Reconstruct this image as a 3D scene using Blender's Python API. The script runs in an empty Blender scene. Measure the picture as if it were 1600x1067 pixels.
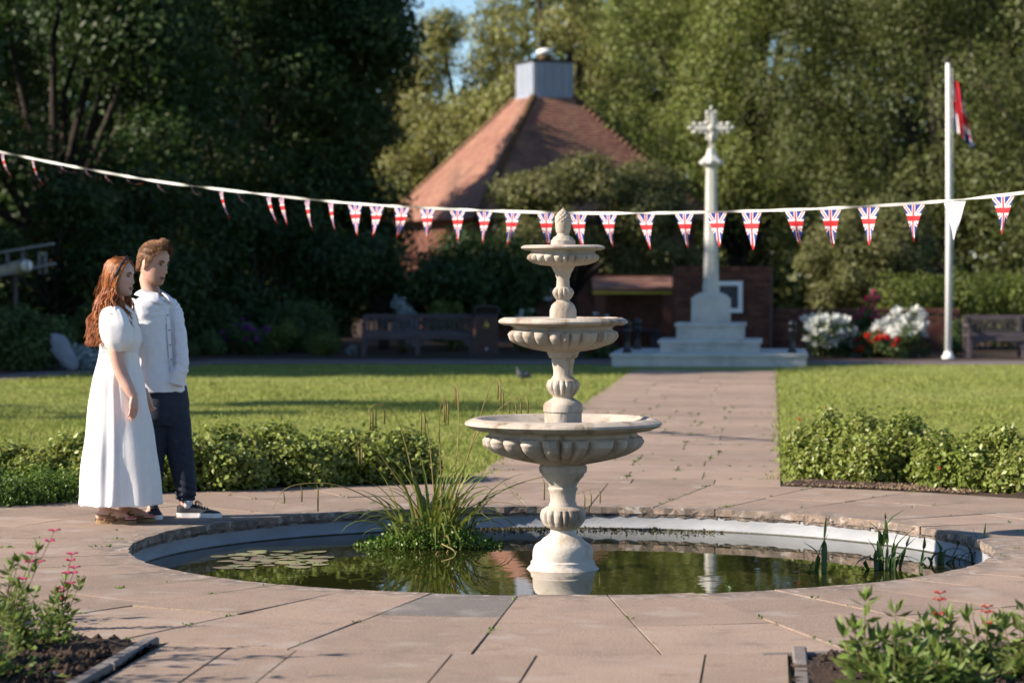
import bpy, bmesh, math, random
import numpy as np
from mathutils import Vector, Matrix, Euler
rad = math.radians
S = bpy.context.scene
COL = S.collection

# ------------------------------------------------------------------ camera, sky, sun, exposure
F, HOR, EYE = 4070.0, 434.0, 1.55           # focal length in px of the 1600 px frame, horizon row, eye height
ALPHA = math.atan(0.09975)                  # the view is turned a little to the left of the path
CA, SA = math.cos(ALPHA), math.sin(ALPHA)
CAMX, CAMY = 1.228, -15.133                 # the pond's centre is the origin, the path runs along +Y
cd = bpy.data.cameras.new('camera'); cam = bpy.data.objects.new('camera', cd); COL.objects.link(cam)
cd.sensor_width = 36.0; cd.lens = F / 1600 * 36; cd.clip_end = 1500
cam.location = (CAMX, CAMY, EYE)
cam.rotation_euler = (rad(90) - math.atan((533.5 - HOR) / F), 0, ALPHA)
cd.dof.use_dof = True; cd.dof.focus_distance = 14.4; cd.dof.aperture_fstop = 2.8; cd.dof.aperture_blades = 9
S.camera = cam

SUN_EL, SUN_TRAVEL = rad(30), rad(17.5)     # the light travels towards +X and a little towards +Y
w = bpy.data.worlds.new('World'); S.world = w; w.use_nodes = True
nt = w.node_tree; bg = nt.nodes['Background']
sky = nt.nodes.new('ShaderNodeTexSky'); sky.sky_type = 'NISHITA'; sky.sun_disc = False
sky.sun_elevation = SUN_EL
sdx, sdy = -math.cos(SUN_TRAVEL), -math.sin(SUN_TRAVEL)
sky.sun_rotation = math.atan2(sdx, sdy)
sky.air_density = 0.9; sky.dust_density = 0.0; sky.ozone_density = 4.0
nt.links.new(sky.outputs['Color'], bg.inputs['Color']); bg.inputs['Strength'].default_value = 0.08
sl = bpy.data.lights.new('sun', 'SUN'); so = bpy.data.objects.new('sun', sl); COL.objects.link(so)
sl.energy = 5.0; sl.angle = rad(0.53); sl.color = (1.0, 0.88, 0.74)
sv = Vector((math.cos(SUN_TRAVEL) * math.cos(SUN_EL), math.sin(SUN_TRAVEL) * math.cos(SUN_EL), -math.sin(SUN_EL)))
so.rotation_euler = sv.to_track_quat('-Z', 'Y').to_euler(); so.location = (-20, -10, 25)
S.view_settings.view_transform = 'Standard'; S.view_settings.look = 'None'
S.view_settings.exposure = 1.14; S.view_settings.gamma = 1.0; S.view_settings.use_curve_mapping = False

# ------------------------------------------------------------------ helpers
def W(X, Y, z=0.0):
    """metres right of / ahead of the viewpoint -> world"""
    return Vector((CAMX + X * CA - Y * SA, CAMY + X * SA + Y * CA, z))
def G(px, py, z=0.0):
    Y = F * (EYE - z) / (py - HOR); return W((px - 800) / F * Y, Y, z)
def D(px, py, Y):
    return W((px - 800) / F * Y, Y, EYE - (py - HOR) * Y / F)
def GY(py, z=0.0): return F * (EYE - z) / (py - HOR)
def ZZ(py, Y): return EYE - (py - HOR) * Y / F

def tag(o, label=None, cat=None, group=None, kind=None):
    if label: o['label'] = label
    if cat: o['category'] = cat
    if group: o['group'] = group
    if kind: o['kind'] = kind
    return o
def empty(name, loc, rz=0.0, label=None, cat=None, group=None, kind=None):
    o = bpy.data.objects.new(name, None); COL.objects.link(o); o.location = loc; o.rotation_euler = (0, 0, rz)
    o.empty_display_size = 0.1
    return tag(o, label, cat, group, kind)
def link(name, me, parent=None):
    o = bpy.data.objects.new(name, me); COL.objects.link(o)
    if parent is not None: o.parent = parent
    return o
def copy_tree(o, parent=None):
    c = o.copy(); COL.objects.link(c); c.parent = parent
    for ch in list(o.children): copy_tree(ch, c)
    return c
def fast_mesh(name, V, T, mat=None, smooth=False):
    """V (n,3), T (m,k) arrays of equal sized faces"""
    V = np.asarray(V, dtype=np.float32); T = np.asarray(T, dtype=np.int32)
    me = bpy.data.meshes.new(name); k = T.shape[1]
    me.vertices.add(len(V)); me.vertices.foreach_set('co', V.ravel())
    me.loops.add(T.size); me.loops.foreach_set('vertex_index', T.ravel())
    me.polygons.add(len(T)); me.polygons.foreach_set('loop_start', np.arange(0, T.size, k, dtype=np.int32))
    if smooth: me.polygons.foreach_set('use_smooth', np.ones(len(T), dtype=bool))
    me.update(calc_edges=True)
    if mat: me.materials.append(mat)
    return me

class MB:
    """collects shapes, builds ONE mesh object"""
    def __init__(s): s.v = []; s.f = []; s.sm = []
    def add(s, V, Fs, smooth=False):
        b = len(s.v); s.v.extend([tuple(p) for p in V])
        s.f.extend([tuple(i + b for i in f) for f in Fs]); s.sm.extend([smooth] * len(Fs)); return s
    def box(s, c, d, rz=0.0, m=None):
        x, y, z = d[0] / 2, d[1] / 2, d[2] / 2
        V = [Vector(p) for p in ((-x,-y,-z),(x,-y,-z),(x,y,-z),(-x,y,-z),(-x,-y,z),(x,-y,z),(x,y,z),(-x,y,z))]
        R = m if m is not None else Matrix.Rotation(rz, 3, 'Z')
        return s.add([R @ p + Vector(c) for p in V], [(0,3,2,1),(4,5,6,7),(0,1,5,4),(1,2,6,5),(2,3,7,6),(3,0,4,7)])
    def cbox(s, c, d, bev=0.01, rz=0.0):
        """box with chamfered top edge"""
        x, y, z = d[0] / 2, d[1] / 2, d[2] / 2
        V = [(-x,-y,-z),(x,-y,-z),(x,y,-z),(-x,y,-z),(-x,-y,z-bev),(x,-y,z-bev),(x,y,z-bev),(-x,y,z-bev),
             (-x+bev,-y+bev,z),(x-bev,-y+bev,z),(x-bev,y-bev,z),(-x+bev,y-bev,z)]
        R = Matrix.Rotation(rz, 3, 'Z')
        return s.add([R @ Vector(p) + Vector(c) for p in V], [(0,3,2,1),(0,1,5,4),(1,2,6,5),(2,3,7,6),(3,0,4,7),
              (4,5,9,8),(5,6,10,9),(6,7,11,10),(7,4,8,11),(8,9,10,11)])
    def bar(s, a, b, w, h, up=(0, 0, 1)):
        a, b = Vector(a), Vector(b); d = (b - a); L = d.length; d.normalize(); up = Vector(up)
        if abs(d.dot(up)) > 0.98: up = Vector((1, 0, 0))
        r = d.cross(up).normalized(); u = r.cross(d).normalized()
        m = Matrix((r, d, u)).transposed()
        return s.box((a + b) / 2, (w, L, h), m=m)
    def tube(s, P, R, seg=8, caps=True, flat=1.0, smooth=True):
        P = [Vector(p) for p in P]; n = len(P)
        if not hasattr(R, '__len__'): R = [R] * n
        V = []; N = None
        for i in range(n):
            t = (P[min(i + 1, n - 1)] - P[max(i - 1, 0)])
            t = t.normalized() if t.length > 1e-9 else Vector((0, 0, 1))
            if N is None:
                N = t.cross(Vector((0, 1, 0) if abs(t.y) < 0.9 else (1, 0, 0))).normalized()
            else:
                N = (N - t * N.dot(t)); N = N.normalized() if N.length > 1e-6 else t.orthogonal().normalized()
            B = t.cross(N)
            for k in range(seg):
                a = 2 * math.pi * k / seg
                V.append(P[i] + (N * math.cos(a) + B * math.sin(a) * flat) * R[i])
        Fs = [(i * seg + k, i * seg + (k + 1) % seg, (i + 1) * seg + (k + 1) % seg, (i + 1) * seg + k)
              for i in range(n - 1) for k in range(seg)]
        if caps:
            Fs.append(tuple(range(seg - 1, -1, -1))); Fs.append(tuple((n - 1) * seg + k for k in range(seg)))
        return s.add(V, Fs, smooth)
    def lathe(s, prof, seg=24, c=(0, 0, 0), fn=None, capb=True, capt=True, smooth=True):
        V = []; n = len(prof)
        for i, (r, z) in enumerate(prof):
            for k in range(seg):
                a = 2 * math.pi * k / seg; rr = r * fn(i, a) if fn else r
                V.append((c[0] + rr * math.cos(a), c[1] + rr * math.sin(a), c[2] + z))
        Fs = [(i * seg + k, i * seg + (k + 1) % seg, (i + 1) * seg + (k + 1) % seg, (i + 1) * seg + k)
              for i in range(n - 1) for k in range(seg)]
        if capb: Fs.append(tuple(range(seg - 1, -1, -1)))
        if capt: Fs.append(tuple((n - 1) * seg + k for k in range(seg)))
        return s.add(V, Fs, smooth)
    def ball(s, c, r, seg=12, rings=8, m=None):
        if not hasattr(r, '__len__'): r = (r, r, r)
        V = [Vector((0, 0, -r[2]))]
        for i in range(1, rings):
            p = -math.pi / 2 + math.pi * i / rings
            for k in range(seg):
                a = 2 * math.pi * k / seg
                V.append(Vector((r[0] * math.cos(p) * math.cos(a), r[1] * math.cos(p) * math.sin(a), r[2] * math.sin(p))))
        V.append(Vector((0, 0, r[2])))
        if m is not None: V = [m @ p for p in V]
        V = [p + Vector(c) for p in V]
        Fs = [(0, 1 + (k + 1) % seg, 1 + k) for k in range(seg)]
        Fs += [(1 + i * seg + k, 1 + i * seg + (k + 1) % seg, 1 + (i + 1) * seg + (k + 1) % seg, 1 + (i + 1) * seg + k)
               for i in range(rings - 2) for k in range(seg)]
        t = len(V) - 1; b = 1 + (rings - 2) * seg
        Fs += [(t, b + k, b + (k + 1) % seg) for k in range(seg)]
        return s.add(V, Fs, True)
    def prism(s, poly, z0, z1):
        n = len(poly); V = [(p[0], p[1], z0) for p in poly] + [(p[0], p[1], z1) for p in poly]
        Fs = [tuple(range(n - 1, -1, -1)), tuple(range(n, 2 * n))] + [(i, (i + 1) % n, n + (i + 1) % n, n + i) for i in range(n)]
        return s.add(V, Fs)
    def mesh(s, name, mat):
        me = bpy.data.meshes.new(name); me.from_pydata(s.v, [], s.f)
        me.polygons.foreach_set('use_smooth', s.sm); me.update()
        if mat: me.materials.append(mat)
        return me
    def build(s, name, mat, parent=None):
        return link(name, s.mesh(name, mat), parent)
    def shift(s, loc):
        L = Vector(loc); s.v = [tuple(Vector(p) - L) for p in s.v]; return s

def remesh(mb, name, mat, voxel=0.006, smooth=3, parent=None, disp=None):
    """one continuous skin over the collected closed shapes"""
    me = mb.mesh('tmp', None); o = link('tmp', me)
    md = o.modifiers.new('r', 'REMESH'); md.mode = 'VOXEL'; md.voxel_size = voxel
    if smooth:
        sm = o.modifiers.new('s', 'SMOOTH'); sm.factor = 0.5; sm.iterations = smooth
    bpy.context.view_layer.update()
    dg = bpy.context.evaluated_depsgraph_get()
    out = bpy.data.meshes.new_from_object(o.evaluated_get(dg))
    bpy.data.objects.remove(o); bpy.data.meshes.remove(me)
    out.name = name; out.materials.clear(); out.materials.append(mat)
    n = len(out.vertices)
    if disp is not None:
        co = np.empty(n * 3, dtype=np.float32); out.vertices.foreach_get('co', co); co = co.reshape(-1, 3)
        no = np.empty(n * 3, dtype=np.float32); out.vertices.foreach_get('normal', no); no = no.reshape(-1, 3)
        co = co + no * disp(co)[:, None]
        out.vertices.foreach_set('co', co.astype(np.float32).ravel())
    out.polygons.foreach_set('use_smooth', np.ones(len(out.polygons), dtype=bool)); out.update()
    return link(name, out, parent)

def sinnoise(P, freq, seed, n=10):
    r = np.random.default_rng(seed); out = np.zeros(len(P))
    for _ in range(n):
        k = r.normal(size=3); k /= np.linalg.norm(k); out += np.sin((P @ k) * freq * r.uniform(0.6, 1.6) + r.uniform(0, 6.28))
    return out / math.sqrt(n)
def cr(keys, n):
    """Catmull-Rom through rows of numbers"""
    K = np.asarray(keys, float); m = len(K); K = np.vstack([2 * K[0] - K[1], K, 2 * K[-1] - K[-2]])
    out = []
    for t in np.linspace(0, m - 1, n):
        i = min(int(t), m - 2); u = t - i; a, b, c, d = K[i], K[i + 1], K[i + 2], K[i + 3]
        out.append(0.5 * ((2 * b) + (c - a) * u + (2 * a - 5 * b + 4 * c - d) * u * u + (3 * b - 3 * c + d - a) * u ** 3))
    return np.array(out)

# ------------------------------------------------------------------ materials
def mat(name, c1, c2=None, scale=5.0, rough=0.7, bump=0.0, bscale=None, spec=0.3, detail=5.0, c3=None, scale3=1.0, amt3=0.5,
        obj=False, isl=0.0, objr=0.0, trans=0.0, metal=0.0, sss=0.0, coat=0.0, stretch=None, bdist=0.01, band=(0.35, 0.65)):
    m = bpy.data.materials.new(name); m.use_nodes = True; t = m.node_tree; N = t.nodes; L = t.links
    b = N['Principled BSDF']; b.inputs['Roughness'].default_value = rough; b.inputs['Specular IOR Level'].default_value = spec
    b.inputs['Metallic'].default_value = metal
    if coat: b.inputs['Coat Weight'].default_value = coat
    if obj:
        src = N.new('ShaderNodeTexCoord').outputs['Object']
    else:
        src = N.new('ShaderNodeNewGeometry').outputs['Position']
    if stretch:
        mp = N.new('ShaderNodeMapping'); mp.inputs['Scale'].default_value = stretch; L.new(src, mp.inputs['Vector']); src = mp.outputs['Vector']
    def noise(sc, de=5.0):
        n = N.new('ShaderNodeTexNoise'); n.inputs['Scale'].default_value = sc; n.inputs['Detail'].default_value = de
        n.inputs['Roughness'].default_value = 0.6; L.new(src, n.inputs['Vector']); return n
    def mix(fac, a, bb):
        x = N.new('ShaderNodeMix'); x.data_type = 'RGBA'
        for s_, v in ((x.inputs[0], fac), (x.inputs[6], a), (x.inputs[7], bb)):
            if hasattr(v, 'is_linked'): L.new(v, s_)
            else: s_.default_value = v if not isinstance(v, tuple) else v
        return x.outputs[2]
    def ramp(v, lo, hi):
        r = N.new('ShaderNodeMapRange'); r.inputs[1].default_value = lo; r.inputs[2].default_value = hi; L.new(v, r.inputs[0]); return r.outputs[0]
    A = (*c1, 1.0); col = A
    if c2:
        col = mix(ramp(noise(scale, detail).outputs['Fac'], *band), A, (*c2, 1.0))
    if c3:
        f = ramp(noise(scale3, 6.0).outputs['Fac'], 0.52, 0.68)
        mu = N.new('ShaderNodeMath'); mu.operation = 'MULTIPLY'; mu.inputs[1].default_value = amt3; L.new(f, mu.inputs[0])
        col = mix(mu.outputs[0], col, (*c3, 1.0))
    for amt, kind in ((isl, 0), (objr, 1)):
        if amt:
            g = N.new('ShaderNodeNewGeometry').outputs['Random Per Island'] if kind == 0 else N.new('ShaderNodeObjectInfo').outputs['Random']
            r = N.new('ShaderNodeMapRange'); r.inputs[3].default_value = 1 - amt; r.inputs[4].default_value = 1 + amt; L.new(g, r.inputs[0])
            h = N.new('ShaderNodeHueSaturation'); L.new(r.outputs[0], h.inputs['Value'])
            if hasattr(col, 'is_linked'): L.new(col, h.inputs['Color'])
            else: h.inputs['Color'].default_value = col
            if kind == 0:
                r2 = N.new('ShaderNodeMapRange'); r2.inputs[3].default_value = 0.485; r2.inputs[4].default_value = 0.515
                L.new(g, r2.inputs[0]); L.new(r2.outputs[0], h.inputs['Hue'])
            col = h.outputs['Color']
    if hasattr(col, 'is_linked'): L.new(col, b.inputs['Base Color'])
    else: b.inputs['Base Color'].default_value = col
    if sss:
        b.inputs['Subsurface Weight'].default_value = sss; b.inputs['Subsurface Radius'].default_value = (0.02, 0.008, 0.004); b.inputs['Subsurface Scale'].default_value = 0.3
    if bump:
        bn = N.new('ShaderNodeBump'); bn.inputs['Strength'].default_value = bump; bn.inputs['Distance'].default_value = bdist
        L.new(noise(bscale or scale * 4, 6.0).outputs['Fac'], bn.inputs['Height']); L.new(bn.outputs[0], b.inputs['Normal'])
    if trans:
        tr = N.new('ShaderNodeBsdfTranslucent'); ms = N.new('ShaderNodeMixShader'); ms.inputs[0].default_value = trans
        if hasattr(col, 'is_linked'): L.new(col, tr.inputs['Color'])
        else: tr.inputs['Color'].default_value = col
        L.new(b.outputs[0], ms.inputs[1]); L.new(tr.outputs[0], ms.inputs[2]); L.new(ms.outputs[0], N['Material Output'].inputs['Surface'])
    return m

def union_jack(name):
    m = bpy.data.materials.new(name); m.use_nodes = True; t = m.node_tree; N = t.nodes; L = t.links; b = N['Principled BSDF']
    b.inputs['Roughness'].default_value = 0.75
    uv = N.new('ShaderNodeUVMap').outputs[0]; sp = N.new('ShaderNodeSeparateXYZ'); L.new(uv, sp.inputs[0])
    def M(op, a, c=0.0):
        x = N.new('ShaderNodeMath'); x.operation = op
        for i, v in enumerate((a, c)):
            if hasattr(v, 'is_linked'): L.new(v, x.inputs[i])
            else: x.inputs[i].default_value = v
        return x.outputs[0]
    ax = M('ABSOLUTE', M('MULTIPLY', M('SUBTRACT', sp.outputs[0], 0.5), 2.0)); ay = M('ABSOLUTE', M('SUBTRACT', sp.outputs[1], 0.5))
    cross = M('MINIMUM', ax, ay); dg = M('ABSOLUTE', M('SUBTRACT', ay, M('MULTIPLY', ax, 0.5)))
    def mixc(f, a, bb):
        x = N.new('ShaderNodeMix'); x.data_type = 'RGBA'; L.new(f, x.inputs[0])
        for s_, v in ((x.inputs[6], a), (x.inputs[7], bb)):
            if hasattr(v, 'is_linked'): L.new(v, s_)
            else: s_.default_value = (*v, 1)
        return x.outputs[2]
    red, white, blue = (0.62, 0.02, 0.03), (0.8, 0.8, 0.8), (0.015, 0.03, 0.22)
    c = mixc(M('LESS_THAN', dg, 0.105), blue, white); c = mixc(M('LESS_THAN', dg, 0.04), c, red)
    c = mixc(M('LESS_THAN', cross, 0.17), c, white); c = mixc(M('LESS_THAN', cross, 0.1), c, red)
    L.new(c, b.inputs['Base Color'])
    tr = N.new('ShaderNodeBsdfTranslucent'); L.new(c, tr.inputs['Color']); ms = N.new('ShaderNodeMixShader'); ms.inputs[0].default_value = 0.3
    L.new(b.outputs[0], ms.inputs[1]); L.new(tr.outputs[0], ms.inputs[2]); L.new(ms.outputs[0], N['Material Output'].inputs['Surface'])
    return m

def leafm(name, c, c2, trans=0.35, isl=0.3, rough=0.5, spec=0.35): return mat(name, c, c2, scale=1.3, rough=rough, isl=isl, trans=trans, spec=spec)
def slab_mat(name, c1, c2, c3):
    m = mat(name, c1, c2, scale=1.7, rough=0.85, bump=0.5, bscale=110, objr=0.17, c3=c3, scale3=1.3, amt3=0.55, bdist=0.004, detail=9)
    t = m.node_tree; N = t.nodes; L = t.links; b = N['Principled BSDF']; src = b.inputs['Base Color'].links[0].from_socket
    g = N.new('ShaderNodeNewGeometry').outputs['Position']
    def layer(sc, lo, hi, col, amt, de=3.0):
        nonlocal src
        n = N.new('ShaderNodeTexNoise'); n.inputs['Scale'].default_value = sc; n.inputs['Detail'].default_value = de; L.new(g, n.inputs['Vector'])
        r = N.new('ShaderNodeMapRange'); r.inputs[1].default_value = lo; r.inputs[2].default_value = hi; r.inputs[4].default_value = amt; L.new(n.outputs['Fac'], r.inputs[0])
        x = N.new('ShaderNodeMix'); x.data_type = 'RGBA'; L.new(r.outputs[0], x.inputs[0]); L.new(src, x.inputs[6]); x.inputs[7].default_value = (*col, 1); L.new(x.outputs[2], b.inputs['Base Color']); src = x.outputs[2]
    layer(90, .46, .66, tuple(v * .5 for v in c1), .6, 2)      # dark grains
    layer(120, .54, .70, tuple(min(1, v * 1.7) for v in c1), .6, 2)   # pale grains
    layer(3.4, .55, .70, (.36, .31, .27), .5, 8)                # dry pale lichen
    layer(4.5, .58, .74, tuple(v * .5 for v in c1), .6, 8)       # damp blotches
    # weathering of the paving close to the water
    xy = N.new('ShaderNodeVectorMath'); xy.operation = 'MULTIPLY'; xy.inputs[1].default_value = (1, 1, 0); L.new(g, xy.inputs[0])
    ln = N.new('ShaderNodeVectorMath'); ln.operation = 'LENGTH'; L.new(xy.outputs[0], ln.inputs[0])
    rr = N.new('ShaderNodeMapRange'); rr.inputs[1].default_value = 2.50; rr.inputs[2].default_value = 2.80; rr.inputs[3].default_value = 1; rr.inputs[4].default_value = 0; L.new(ln.outputs['Value'], rr.inputs[0])
    for sc, lo, hi, col, am in ((9, .42, .58, (.11, .095, .085), .75), (16, .57, .64, (.42, .38, .34), .7)):
        n = N.new('ShaderNodeTexNoise'); n.inputs['Scale'].default_value = sc; n.inputs['Detail'].default_value = 6; L.new(g, n.inputs['Vector'])
        r = N.new('ShaderNodeMapRange'); r.inputs[1].default_value = lo; r.inputs[2].default_value = hi; r.inputs[4].default_value = am; L.new(n.outputs['Fac'], r.inputs[0])
        mu = N.new('ShaderNodeMath'); mu.operation = 'MULTIPLY'; L.new(r.outputs[0], mu.inputs[0]); L.new(rr.outputs[0], mu.inputs[1])
        x = N.new('ShaderNodeMix'); x.data_type = 'RGBA'; L.new(mu.outputs[0], x.inputs[0]); L.new(src, x.inputs[6]); x.inputs[7].default_value = (*col, 1); L.new(x.outputs[2], b.inputs['Base Color']); src = x.outputs[2]
    return m
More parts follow.
